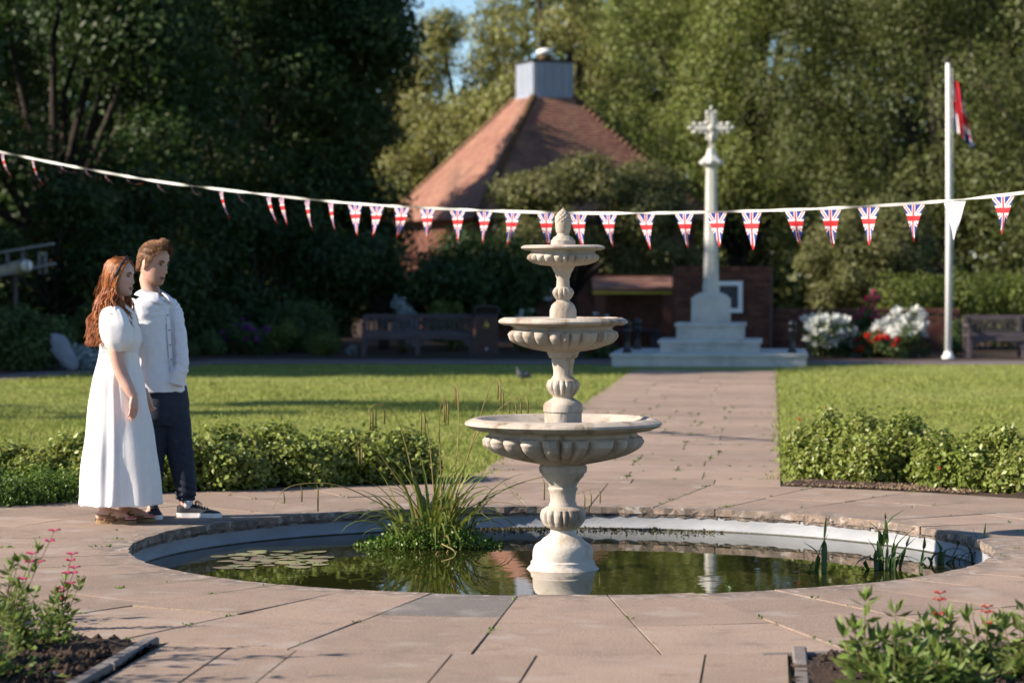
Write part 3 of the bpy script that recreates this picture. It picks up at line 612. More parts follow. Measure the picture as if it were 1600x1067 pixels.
def back_right(r):
    a, q = r.uniform(rad(55), rad(73)), r.uniform(4.54, 5.0); return q * math.cos(a), q * math.sin(a)
clods('bark_chips', 900, 5, back_right, (.006, .018), mat('bark chips', (0.2, .13, .08), (.1, .065, .04), scale=30, isl=.4))

# the far path that runs along the borders, soil under the shrubs
V = [W(X, Y, -.006) for X, Y in ((-16, 31), (-9.2, 36.6), (-7.0, 41.2), (-5.3, 47.2), (2, 46.9), (14, 46.5), (30, 46))]
U = [W(X, Y, -.006) for X, Y in ((-16, 33.2), (-9.2, 39.4), (-7.4, 44.4), (-5.6, 49.6), (2, 49.3), (14, 48.9), (30, 48.4))]
mb = MB(); mb.add(V + U, [(i, i + 1, 7 + i + 1, 7 + i) for i in range(6)]); o = mb.build('garden_path', M_['path']); o['kind'] = 'structure'
sheet('border_soil', [W(-30, 38)[:2], W(-9.2, 39.5)[:2], W(-5.6, 49.7)[:2], W(14, 49)[:2], W(40, 48.5)[:2], W(60, 120)[:2], W(-60, 120)[:2]], -0.009, M_['soil'])

# grass blades
r = np.random.default_rng(21)
def grass(name, n, y0, y1, h, wd, seed, ok):
    r = np.random.default_rng(seed); Y = 1 / (r.random(n * 2) * (1 / y0 - 1 / y1) + 1 / y1); X = (r.random(n * 2) * 2 - 1) * (0.25 * Y + 2.5)
    x = CAMX + X * CA - Y * SA; yv = CAMY + X * SA + Y * CA; k = ok(x, yv, X, Y); x, yv, Y = x[k][:n], yv[k][:n], Y[k][:n]; m = len(x)
    a = r.uniform(0, 6.283, m); hh = h * r.uniform(.5, 1.3, m) * (0.75 + 0.35 * np.sin(x * .9 + 1.3) * np.sin(yv * .7)); ww = wd * r.uniform(.7, 1.3, m) * (0.6 + Y / 40)
    ln = r.normal(size=(m, 2)) * .45 * hh[:, None]
    b = np.stack([x, yv, np.full(m, -.014)], 1); dx = np.stack([np.cos(a) * ww, np.sin(a) * ww, np.zeros(m)], 1)
    V = np.stack([b - dx, b + dx, b + np.concatenate([ln, hh[:, None]], 1)], 1).reshape(-1, 3)
    o = link(name, fast_mesh(name, V, np.arange(m * 3).reshape(-1, 3), M_['grass'])); o['kind'] = 'stuff'; return o
def lawn_ok(x, yv, X, Y):
    q = np.hypot(x, yv); xb = np.interp(Y, [36.6, 41.2, 47], [-9, -7.2, -5.4])
    return (((x < PL + .02 * np.sin(yv * 9)) | (x > PR + .015 * np.sin(yv * 7))) & (q > 5.7) & (yv > 2)) & ~((X < xb) & (Y > 36)) & ~((np.abs(x - (-.18)) < 1.8) & (yv > 30.1 - .2)) & (Y < 46.6)
grass('grass', 330000, 19.0, 47, .045, .006, 5, lawn_ok)
def edge_ok(x, yv, X, Y): return (((x < PL + .09 + .06 * np.sin(yv * 5) + .03 * np.sin(yv * 17)) & (x > PL - .25)) | ((x > PR - .055 - .035 * np.sin(yv * 4) - .025 * np.sin(yv * 19)) & (x < PR + .2))) & (np.hypot(x, yv) > 5.0) & (yv > 2)
grass('verge_grass', 28000, 19.0, 45, .085, .006, 6, edge_ok)
# moss and weeds growing in the joints
P = []
for _ in range(360):
    if r.random() < .35: a = -math.pi / 2 + 2 * math.pi * r.integers(0, 36) / 36; q = r.uniform(RP, RO); c = (q * math.cos(a), q * math.sin(a))
    else:
        y0 = rows[r.integers(0, min(16, len(rows)))][0]; c = (r.uniform(PL, PR), y0) if r.random() < .4 else JX[r.integers(0, len(JX))]
    k = r.integers(3, 14); P.append(np.c_[r.normal(c[0], .012, k), r.normal(c[1], .012, k), np.full(k, .0)])
P = np.concatenate(P); up = np.zeros_like(P); up[:, 2] = 1
o = link('joint_weeds', leaf_mesh('joint_weeds', P, .016, M_['lf_hedge2'], 3, up * .6, droop=0)); o['kind'] = 'stuff'

# ================================================================== FOUNTAIN
FX, FY = 0.015, 0.03; pm = F / 15.2
zf = lambda py: EYE - (py - HOR) / pm
def prof4(zy): return 600 + zy / 2.964
def prof3(zy): return 300 + zy / 2.964
fountain = empty('fountain', (FX, FY, -.15), 0, 'three tiered pale stone fountain with fluted bowls standing in the round pond', 'fountain')
def fpart(name, rows_, pf, mt, lobes=0, lo=None, depth=.12, seg=224, capb=True, capt=True, k=1 / 2.964):
    """rows_: (half width px in the zoom, row in the zoom); lobes between rows lo"""
    pr = []
    for row in rows_:
        pr.append((row[0] * k / pm, zf(pf(row[1])) + .15))
    fine = []; fl = []
    for i in range(len(pr) - 1):
        n = 5 if lo and lo[0] <= i < lo[1] else 1
        for j in range(n):
            u = j / n; a, b = pr[i], pr[i + 1]
            fine.append((a[0] + (b[0] - a[0]) * u, a[1] + (b[1] - a[1]) * u)); fl.append((i + u))
    fine.append(pr[-1]); fl.append(len(pr) - 1)
    if lo:
        seg_i = [j for j in range(len(fl)) if lo[0] <= fl[j] <= lo[1]]
        sub = cr([pr[i] for i in range(lo[0], lo[1] + 1)], len(seg_i))
        for j, p in zip(seg_i, sub): fine[j] = tuple(p)
    def fn(i, a):
        wob = 1 + .004 * math.sin(a * 3 + i) 
        if lobes and lo[0] <= fl[i] <= lo[1]:
            u = (fl[i] - lo[0]) / (lo[1] - lo[0]); env = max(0.0, math.sin(math.pi * min(1, max(0, u * .9 + .06)))) ** .5
            aw = a + .06 * math.sin(5 * a + 1) + .03 * math.sin(9 * a)
            m = abs(math.sin(aw * lobes / 2)); return wob * (1 - depth * env * (1 - m ** .55))
        return wob
    mb = MB(); mb.lathe(fine, seg if lobes else 96, fn=fn, capb=capb, capt=capt)
    o = mb.build(name, mt, fountain)
    md = o.modifiers.new('edge', 'EDGE_SPLIT'); md.split_angle = rad(38)
    return o
fs = M_['fstone']
fpart('foot', [(180, 990), (180, 872), (171, 860), (150, 838), (148, 822), (140, 815), (141, 800), (140, 775), (135, 757), (127, 744), (102, 728), (92, 716), (72, 704), (58, 690), (57, 676)], prof4, M_['fstone_low'])
fpart('lower_stem', [(57, 677), (62, 668), (76, 664), (88, 654), (102, 632), (107, 605), (99, 582), (80, 572), (66, 566), (62, 552), (58, 545), (60, 515), (63, 497), (68, 490), (68, 482), (62, 476), (68, 462), (84, 440), (96, 428), (100, 416), (110, 408), (112, 384), (104, 372), (118, 364)], prof4, fs, 16, (3, 6), .16, 256)
bowl1 = [(104, 372), (185, 357), (262, 338), (330, 312), (368, 284), (376, 262), (366, 244), (346, 236), (343, 222), (350, 214), (372, 208), (408, 212), (440, 200), (458, 186), (455, 176), (436, 166), (408, 157), (400, 158), (386, 168), (300, 214), (150, 224), (70, 226)]
fpart('lower_bowl', bowl1, prof4, fs, 24, (1, 6), .17, 384)
fpart('middle_stem', [(87, 1085), (87, 1022), (92, 1016), (91, 988), (84, 975), (62, 962), (46, 952), (48, 945), (60, 935), (74, 912), (78, 892), (70, 872), (56, 866), (50, 858), (45, 850), (45, 825), (50, 795), (54, 780), (53, 772), (66, 765), (72, 748), (78, 738)], prof3, fs, 14, (8, 11), .17, 224)
bowl2 = [(76, 740), (150, 727), (215, 706), (248, 684), (257, 660), (250, 647), (234, 640), (228, 632), (232, 624), (252, 616), (280, 616), (298, 606), (300, 598), (290, 588), (272, 581), (264, 584), (200, 618), (60, 624)]
fpart('middle_bowl', bowl2, prof3, fs, 24, (1, 5), .17, 336)
fpart('upper_stem', [(62, 610), (62, 548), (58, 538), (54, 526), (44, 514), (32, 506), (30, 500), (38, 492), (48, 475), (50, 462), (42, 447), (32, 440), (30, 428), (29, 402), (36, 385), (36, 378), (44, 366), (52, 350), (56, 343)], prof3, fs, 12, (7, 10), .18, 192)
bowl3 = [(54, 344), (110, 338), (150, 325), (168, 308), (164, 294), (152, 286), (148, 280), (152, 272), (176, 270), (194, 262), (195, 256), (184, 249), (172, 246), (165, 248), (130, 262), (40, 266)]
fpart('upper_bowl', bowl3, prof3, fs, 24, (1, 4), .16, 336)
fin = fpart('finial', [(57, 255), (57, 226), (50, 220), (44, 210), (30, 203), (27, 192), (33, 184), (35, 168), (36, 152), (37, 144), (30, 140)], prof3, fs)
mb = MB(); zb, zt = zf(prof3(143)) + .15, zf(prof3(78)) + .15
for i in range(9):                                    # scales of the stone pine cone
    u = i / 8; z = zb + (zt - zb) * (u * .93); rr = (.0385 * (1 - u ** 2.2) + .004) * (0.9 + .15 * math.sin(u * 3.1)); n = 9
    for k in range(n):
        a = 2 * math.pi * (k + .5 * (i % 2)) / n; R = Matrix.Rotation(a, 3, 'Z') @ Matrix.Rotation(rad(-25), 3, 'Y')
        mb.ball((rr * .82 * math.cos(a), rr * .82 * math.sin(a), z), (rr * .42, rr * .42, .016), 6, 4, R)
mb.lathe([(.034, zb - .004), (.034, zb + .01), (.028, zb + .05), (.008, zt - .006), (.001, zt)], 16); mb.build('pine_cone', fs, fin)
# a flake broken from the low bowl's lip, a dark water stain inside
mb = MB(); mb.lathe([(.001, 0), (.47, 0)], 48, c=(0, 0, zf(prof4(196)) + .15), capb=False, capt=False); mb.build('bowl_water', M_['algae'], fountain)

# ================================================================== MEMORIAL
MX, MY = W(311 / F * 47.5, 47.5)[:2]
mem = empty('memorial_cross', (MX, MY, 0), 0, 'tall pale stone memorial cross on stepped blocks at the end of the path', 'memorial')
ms = M_['mstone']
def slabblock(name, w_, z0, z1, lip=0.03, lh=0.05, d=None, dz=0):
    mb = MB(); d = d or w_
    mb.cbox((0, 0, (z0 + z1 - lh) / 2), (w_, d, z1 - lh - z0), 0.004); mb.cbox((0, 0, z1 - lh / 2), (w_ + 2 * lip, d + 2 * lip, lh), 0.012)
    return mb.build(name, ms, mem)
slabblock('platform', 3.42, -.03, .215, .03, .06)
b1 = slabblock('step_block', 1.78, .213, .435, .04, .06)
b2 = slabblock('step_block', 1.22, .433, .735, .03, .06)
b3 = slabblock('pedestal', .70, .733, 1.19, .0, .03); mb = MB(); mb.cbox((0, 0, 1.215), (.60, .60, .055), .02); mb.cbox((0, 0, 1.255), (.46, .46, .04), .015); mb.build('pedestal_moulding', ms, b3)
mb = MB(); r_ = random.Random(4)                     # carved garland along the lowest block
for i in range(26):
    x = -.8 + 1.6 * i / 25; z = .30 + .035 * math.sin(i * 1.1)
    mb.ball((x, -.885, z), (.045, .02, .028), 8, 5, Matrix.Rotation(math.sin(i * 1.7) * .6, 3, 'Y'))
mb.build('garland', ms, b1)
mb = MB(); pr = [(.165, 1.27), (.165, 1.42), (.15, 1.46), (.148, 1.50), (.105, 3.50), (.105, 3.56)]
mb.lathe(pr, 8, fn=lambda i, a: 1, smooth=False); sh = mb.build('shaft', ms, mem); sh.rotation_euler.z = math.pi / 8
mb = MB(); mb.lathe([(.11, 3.555), (.15, 3.575), (.205, 3.62), (.205, 3.67), (.16, 3.71), (.10, 3.78), (.085, 3.84), (.07, 3.9)], 8, smooth=False)
for k in range(8): mb.ball((.19 * math.cos(k * math.pi / 4), .19 * math.sin(k * math.pi / 4), 3.645), .035, 8, 6)
mb.build('capital', ms, mem)
mb = MB(); cz = 4.275
mb.box((0, 0, (3.86 + 4.56) / 2), (.085, .09, .70)); mb.box((0, 0, cz), (.62, .088, .078)); mb.tube([(.15 * math.cos(i * .2618), 0, cz + .15 * math.sin(i * .2618)) for i in range(25)], .022, 8)
for ex, ez, vert in ((0, 4.56, 1), (-.32, cz, 0), (.32, cz, 0)):
    s_ = -1 if ex < 0 else 1
    for k in (-1, 0, 1):
        if vert: mb.ball((k * .075, 0, ez + (.07 if k == 0 else -.01)), (.036, .04, .05), 8, 6)
        else: mb.ball((ex + s_ * (.06 if k == 0 else -.015), 0, ez + k * .075), (.05, .04, .036), 8, 6)
for sx in (-1, 1):
    for sz in (-1, 1):
        mb.ball((sx * .085, 0, cz + sz * .085), (.032, .035, .032), 8, 6); mb.ball((sx * .19, 0, cz + sz * .075), (.045, .04, .03), 8, 6)
        mb.ball((sx * .075, 0, cz + sz * .19), (.03, .04, .045), 8, 6)
mb.ball((0, -.05, cz), (.06, .03, .06), 10, 6); mb.tube([(0, -.06, cz - .28), (0, -.065, cz - .12)], [.025, .03], 8)
mb.build('cross', ms, mem)
for i, (px, Y, lb) in enumerate(((980, 46.35, 'black iron post at the near left corner of the memorial platform'), (996, 48.6, 'black iron post at the rear left of the memorial platform, between front post and steps'), (1238, 46.35, 'black iron post at the right corner of the memorial platform'))):
    t = empty('iron_post', W((px - 800) / F * Y, Y, .215), 0, lb, 'post', 'black iron posts on the memorial platform')
    mb = MB(); mb.lathe([(.085, 0), (.085, .04), (.06, .07), (.05, .12), (.05, .36), (.07, .38), (.07, .41), (.05, .43), (.045, .45)], 14); mb.build('shaft', M_['black'], t)
    mb = MB(); mb.ball((0, 0, .51), .075, 14, 10); mb.build('ball', M_['black'], t)

# ================================================================== BRICK WALLS BEHIND THE MEMORIAL
def brick_wall(px0, px1, Y, ztop, label, single, th=.34):
    x0, x1 = (px0 - 800) / F * Y, (px1 - 800) / F * Y; L_ = x1 - x0
    t = empty('brick_wall', W(x0, Y), ALPHA, label, 'wall')
    mb = MB(); mb.box((L_ / 2, th / 2, ztop / 2 - .04), (L_ - .03, th - .03, ztop + .05)); mb.build('core', M_['mortarw'], t)
    bw, bh, g = .215, .065, .010; nr = int(ztop / (bh + g)); proto = MB().box((0, 0, 0), (bw, .05, bh)).mesh('brick', M_['brick']); half = MB().box((0, 0, 0), (.1, .05, bh)).mesh('brick', M_['brick'])
    joined = MB(); q = random.Random(int(px0))
    for r_ in range(nr):
        z = .03 + (bh + g) * r_ + bh / 2; x = 0.0; h_ = r_ % 2
        while x < L_ - .08:
            w_ = .1 if (h_ and x == 0) else min(bw, L_ - x); use = half if w_ < .2 else proto; wv = .1 if w_ < .2 else bw
            if x + wv <= L_ + .02:
                if single: o = link('brick', use, t); o.location = (x + wv / 2, .018 + q.uniform(-.003, .003), z)
                else: joined.box((x + wv / 2, .018, z), (wv, .05, bh))
            x += wv + g
    for e in (0.01, L_ - .01):
        for r_ in range(nr): joined.box((e, th / 2 + .02, .03 + (bh + g) * r_ + bh / 2), (.03, th - .06, bh))
    if joined.v:
        o = joined.build('brickwork', M_['brickm'], t); o['kind'] = 'stuff'
    n = int(L_ / .085); cp = MB()
    for i in range(n): cp.cbox((.0425 + i * L_ / n, th / 2, ztop + .05), (.073, th + .05, .10), .008)
    o = cp.build('coping_bricks', M_['brickm'], t); o['kind'] = 'stuff'
    return t
brick_wall(1052, 1208, 54, 1.68, 'tall red brown brick wall behind the memorial cross, with the white framed board', True)
brick_wall(1209, 1500, 54.3, .80, 'low dark brick wall behind the white and red roses', False)
# notice board on the wall
Yn = 53.93; xa, xb = (1108 - 800) / F * Yn, (1160 - 800) / F * Yn
nb = empty('notice_board', W((xa + xb) / 2, Yn, ZZ(464, Yn)), ALPHA, 'dark notice board in a white frame on the brick wall beside the memorial', 'notice board')
wv, hv = (xb - xa) / 2, (ZZ(440, Yn) - ZZ(489, Yn)) / 2
mb = MB(); mb.box((0, .02, 0), (2 * wv - .02, .03, 2 * hv - .02)); mb.build('board', M_['notice'], nb)
mb = MB()
for z in (-hv, hv): mb.box((0, -.01, z - math.copysign(.045, z)), (2 * wv, .05, .09))
for x in (-wv, wv): mb.box((x - math.copysign(.045, x), -.012, 0), (.09, .046, 2 * hv - .18))
mb.build('frame', M_['white'], nb)
# lean-to shelter left of the wall
Ys = 55.2; x0, x1 = (930 - 800) / F * Ys, (1052 - 800) / F * Ys; L_ = x1 - x0
sh = empty('shelter', W(x0, Ys), ALPHA, 'low brick shelter with tiled lean-to roof and yellow fascia left of the brick wall', 'shelter')
mb = MB(); mb.box((L_ / 2, 1.2, .8), (L_, .2, 1.6)); mb.build('back_wall', M_['brickm'], sh)
for x in (.11, L_ - .11): mb = MB(); mb.box((x, .12, .62), (.22, .22, 1.24)); mb.build('pier', M_['brickm'], sh)
mb = MB(); mb.box((L_ / 2, .0, 1.24), (L_ + .1, .04, .07)); mb.build('fascia', M_['yellow'], sh)
mb = MB(); mb.bar((L_ / 2, -.08, 1.29), (L_ / 2, 1.0, 1.52), L_ + .1, .05); rf = mb.build('roof', M_['tile'], sh)
mb = MB()
for i in range(14):
    for k in range(int(L_ / .17) + 1):
        u = i / 14; mb.box((.03 + k * .17 + (.085 if i % 2 else 0), -.06 + 1.05 * u, 1.335 + .225 * u), (.162, .12, .016), m=Matrix.Rotation(rad(9), 3, 'X'))
o = mb.build('tiles', M_['tile'], rf); o['kind'] = 'stuff'
mb = MB(); mb.bar((.25, .75, .42), (L_ - .25, .75, .42), .35, .04); mb.bar((.3, .75, 0), (.3, .75, .4), .08, .3); mb.bar((L_ - .3, .75, 0), (L_ - .3, .75, .4), .08, .3)
mb.build('plank_seat', M_['wood'], sh)

# ================================================================== PAVILION WITH THE PYRAMID ROOF
YB = 72.0; pb = F / YB
XB = (850.5 - 800) / pb
pav_b = empty('pavilion', W(XB, YB), ALPHA + rad(23.5), 'brick pavilion with tall pyramid roof of red tiles and a grey lead lantern', 'building')
hs0, hs1 = .60, 3.45; zt, ze = ZZ(155, YB), ZZ(347, YB)
mb = MB(); mb.box((0, 0, ze / 2), (hs1 * 1.78, hs1 * 1.78, ze)); wl = mb.build('wall', M_['brickm'], pav_b)
mb = MB()
mb.add([(-hs1, -hs1, ze), (hs1, -hs1, ze), (hs1, hs1, ze), (-hs1, hs1, ze), (-hs0, -hs0, zt), (hs0, -hs0, zt), (hs0, hs0, zt), (-hs0, hs0, zt)],
       [(0, 1, 5, 4), (1, 2, 6, 5), (2, 3, 7, 6), (3, 0, 4, 7), (3, 2, 1, 0), (4, 5, 6, 7)]); rf = mb.build('roof', M_['tile'], pav_b)
mb = MB(); slope = math.hypot(hs1 - hs0, zt - ze); ang = math.atan2(zt - ze, hs1 - hs0); nrow = int(slope / .105); q = random.Random(8)
for f in range(4):
    R = Matrix.Rotation(f * math.pi / 2, 3, 'Z')
    for i in range(nrow):
        u = (i + .5) / nrow; hw = hs1 + (hs0 - hs1) * u; yy = -hw; z = ze + (zt - ze) * u; n = int(2 * hw / .17)
        for k in range(n + 1):
            x = -hw + .04 + k * .17 + (.085 if i % 2 else 0)
            if x > hw - .06: continue
            m = R @ Matrix.Rotation(ang - rad(9), 3, 'X')
            mb.box(R @ Vector((x, yy - .012 + q.uniform(-.004, .004), z + .022)), (.166, .15, .03), m=m)
o = mb.build('tiles', M_['tile'], rf); o['kind'] = 'stuff'
hp = MB().lathe([(.10, -.09), (.125, .09)], 8, smooth=True).mesh('hip_tile', M_['hip'])
for f in range(4):
    R = Matrix.Rotation(f * math.pi / 2, 3, 'Z'); a, b = R @ Vector((-hs1, -hs1, ze)), R @ Vector((-hs0, -hs0, zt)); n = 30; d = (a - b).normalized()
    for i in range(n):
        o = link('hip_tile', hp, rf); o.location = a.lerp(b, (i + .5) / n); o.rotation_mode = 'QUATERNION'; o.rotation_quaternion = d.to_track_quat('Z', 'Y')
zl = ZZ(100, YB)
mb = MB(); mb.box((0, 0, (zt + zl) / 2 - .05), (1.196, 1.196, zl - zt + .1)); ln = mb.build('lantern', M_['lead'], pav_b)
mb = MB()
for f in range(4):
    R = Matrix.Rotation(f * math.pi / 2, 3, 'Z')
    for k in range(5): mb.box(R @ Vector((-.5 + k * .25, -.607, (zt + zl) / 2)), (.03, .03, zl - zt), m=R)
mb.build('standing_seam', M_['lead'], ln)
mb = MB(); mb.box((0, 0, zl + .02), (1.29, 1.29, .06)); mb.build('cap', M_['dark'], ln)
mb = MB(); mb.lathe([(.70, zt - .06), (.66, zt + .03)], 4, smooth=False)
o = MB().box((0, 0, zt - .02), (1.32, 1.32, .1)).build('flashing', M_['lead'], ln)
mb = MB(); mb.lathe([(.20, zl + .05), (.16, zl + .2), (.15, zl + .24)], 14); cb = mb.build('vent', M_['hip'], pav_b)
mb = MB(); mb.ball((0, 0, zl + .30), (.23, .23, .11), 14, 8); mb.build('vent_dome', M_['white'], cb)
for (fx, sgn) in ((0, -1.0), (0, 1.1), (3, 1.0)):
    R = Matrix.Rotation(-math.pi / 2 if fx == 3 else 0, 3, 'Z'); hw = hs1 * .89
    f = MB()
    for x in (-.42, 0, .42): f.box(R @ Vector((sgn * 1.6 + x, -hw - .02, 1.75)), (.07, .07, 1.5), m=R)
    for z in (1.0, 2.5): f.box(R @ Vector((sgn * 1.6, -hw - .024, z)), (.9, .07, .07), m=R)
    w_ = f.build('window', M_['white'], pav_b); MB().box(R @ Vector((sgn * 1.6, -hw - .002, 1.75)), (.84, .02, 1.44), m=R).build('pane', M_['glass'], w_)

# ================================================================== TREES
def cx(px, Y): return (px - 800) / F * Y
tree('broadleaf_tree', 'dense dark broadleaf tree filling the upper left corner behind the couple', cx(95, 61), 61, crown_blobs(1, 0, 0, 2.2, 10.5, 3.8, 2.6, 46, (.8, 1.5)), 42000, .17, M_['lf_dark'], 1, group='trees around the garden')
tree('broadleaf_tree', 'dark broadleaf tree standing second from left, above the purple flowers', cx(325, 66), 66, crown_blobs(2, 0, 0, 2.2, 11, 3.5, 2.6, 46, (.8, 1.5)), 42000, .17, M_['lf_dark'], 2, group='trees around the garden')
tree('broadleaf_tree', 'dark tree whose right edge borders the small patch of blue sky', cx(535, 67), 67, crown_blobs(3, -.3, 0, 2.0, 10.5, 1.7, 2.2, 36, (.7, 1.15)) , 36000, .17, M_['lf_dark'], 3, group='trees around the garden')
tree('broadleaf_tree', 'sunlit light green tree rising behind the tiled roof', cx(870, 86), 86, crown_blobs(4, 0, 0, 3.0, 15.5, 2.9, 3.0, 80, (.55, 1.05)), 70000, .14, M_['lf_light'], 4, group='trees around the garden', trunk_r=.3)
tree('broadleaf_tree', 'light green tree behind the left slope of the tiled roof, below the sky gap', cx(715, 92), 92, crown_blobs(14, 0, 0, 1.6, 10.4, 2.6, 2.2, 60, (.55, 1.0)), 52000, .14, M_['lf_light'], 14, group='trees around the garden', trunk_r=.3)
tree('weeping_tree', 'tall weeping tree with hanging sprays behind the memorial cross', cx(1150, 74), 74, crown_blobs(5, 0, 0, 3.0, 12.5, 4.4, 2.8, 52, (.6, 1.25)), 110000, .105, M_['lf_willow'], 5, group='trees around the garden', weep=(.7, 2.0), trunk_r=.3)
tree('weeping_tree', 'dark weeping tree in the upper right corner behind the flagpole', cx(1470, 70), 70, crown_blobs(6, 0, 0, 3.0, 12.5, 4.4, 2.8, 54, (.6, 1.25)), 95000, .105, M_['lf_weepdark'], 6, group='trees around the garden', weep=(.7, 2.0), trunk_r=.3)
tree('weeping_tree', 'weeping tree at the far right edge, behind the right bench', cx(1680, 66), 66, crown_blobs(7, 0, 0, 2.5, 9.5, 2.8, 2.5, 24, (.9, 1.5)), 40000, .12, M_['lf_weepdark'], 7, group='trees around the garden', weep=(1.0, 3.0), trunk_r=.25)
tree('small_tree', 'small spreading tree in front of the right slope of the tiled roof', cx(900, 60), 60, crown_blobs(8, 0, 0, 1.15, 4.1, 2.1, 1.5, 52, (.3, .6)), 44000, .095, M_['lf_cherry'], 8, trunk_r=.12, fork=1.2, group='trees around the garden')
tree('small_tree', 'small leafy tree hiding the lower right corner of the tiled roof', cx(1010, 61), 61, crown_blobs(18, 0, 0, 1.2, 4.0, 1.05, 1.2, 38, (.3, .55)), 30000, .095, M_['lf_cherry'], 18, trunk_r=.11, fork=1.1, group='trees around the garden')
tree('small_tree', 'small round crowned tree behind the pair of white rose bushes', cx(1365, 57.5), 57.5, crown_blobs(9, 0, 0, 1.0, 3.0, 1.45, 1.2, 40, (.3, .55)), 40000, .09, M_['lf_cherry'], 9, trunk_r=.1, fork=1.0, group='trees around the garden')
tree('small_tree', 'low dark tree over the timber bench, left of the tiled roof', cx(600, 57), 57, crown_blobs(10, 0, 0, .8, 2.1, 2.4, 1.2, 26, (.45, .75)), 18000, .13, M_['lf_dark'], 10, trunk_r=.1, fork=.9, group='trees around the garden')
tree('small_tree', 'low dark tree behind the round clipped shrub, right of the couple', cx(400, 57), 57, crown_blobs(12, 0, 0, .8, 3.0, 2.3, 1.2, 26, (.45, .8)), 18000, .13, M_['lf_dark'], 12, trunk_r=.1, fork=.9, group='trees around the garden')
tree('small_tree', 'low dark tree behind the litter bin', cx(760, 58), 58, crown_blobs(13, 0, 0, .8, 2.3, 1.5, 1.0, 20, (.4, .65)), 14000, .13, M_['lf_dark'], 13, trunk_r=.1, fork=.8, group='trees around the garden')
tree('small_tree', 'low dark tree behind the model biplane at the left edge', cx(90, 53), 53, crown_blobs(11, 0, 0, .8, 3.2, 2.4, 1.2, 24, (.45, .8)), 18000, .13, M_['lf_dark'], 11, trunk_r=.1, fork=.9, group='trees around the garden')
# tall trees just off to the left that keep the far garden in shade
for i, (X, Y, h, rr) in enumerate(((-14.8, 42.3, 12.2, 3.8), (-15.8, 49, 13.9, 4.0), (-22, 43.5, 16.3, 4.6), (-15.5, 55, 9.5, 3.4), (-24, 50, 17, 4.6))):
    tree('broadleaf_tree', ('tall shade tree just beyond the left edge, nearest the lawn', 'tall shade tree beyond the left edge, second from the lawn', 'wide shade tree furthest left of the lawn', 'shade tree behind the model biplane, beyond the left edge', 'tallest shade tree far beyond the left edge')[i], X, Y,
         crown_blobs(30 + i, 0, 0, 2.5, h - 1, rr, rr * .8, 64, (1.1, 1.8)), 20000, .41, M_['lf_dark'], 30 + i, group='trees around the garden')
tree('broadleaf_tree', 'thin open crowned tree left of the sunny lawn, beyond the edge', -19, 27.5, crown_blobs(40, 0, 0, 5.5, 10.5, 3.2, 3.4, 13, (.3, .7)), 2000, .26, M_['lf_dark'], 40, group='trees around the garden', fork=4)
# the wood beyond, read as one mass
q = random.Random(3)
for nm, xa, xb, mt, n, sd in (('woodland', -24, -5.5, 'lf_dark', 70000, 5), ('woodland', -7, 26, 'lf_mid', 110000, 6)):
    bl = []
    for i in range(170):
        X = q.uniform(xa, xb); z = q.uniform(0.5, 14)
        if -6.3 < X < 0.9 and z > 8.0: continue
        bl.append((X, 102 + q.uniform(-2, 3), z, 2.4, 1.6, 1.9))
    P, d = blob_pts(bl, n, np.random.default_rng(sd), .5); k = P[:, 2] > 0
    Q = np.array([W(x, yv, z) for x, yv, z in P[k]]); o = link(nm, leaf_mesh(nm, Q, .42, M_[mt], sd, d[k], face=.6)); o['kind'] = 'stuff'

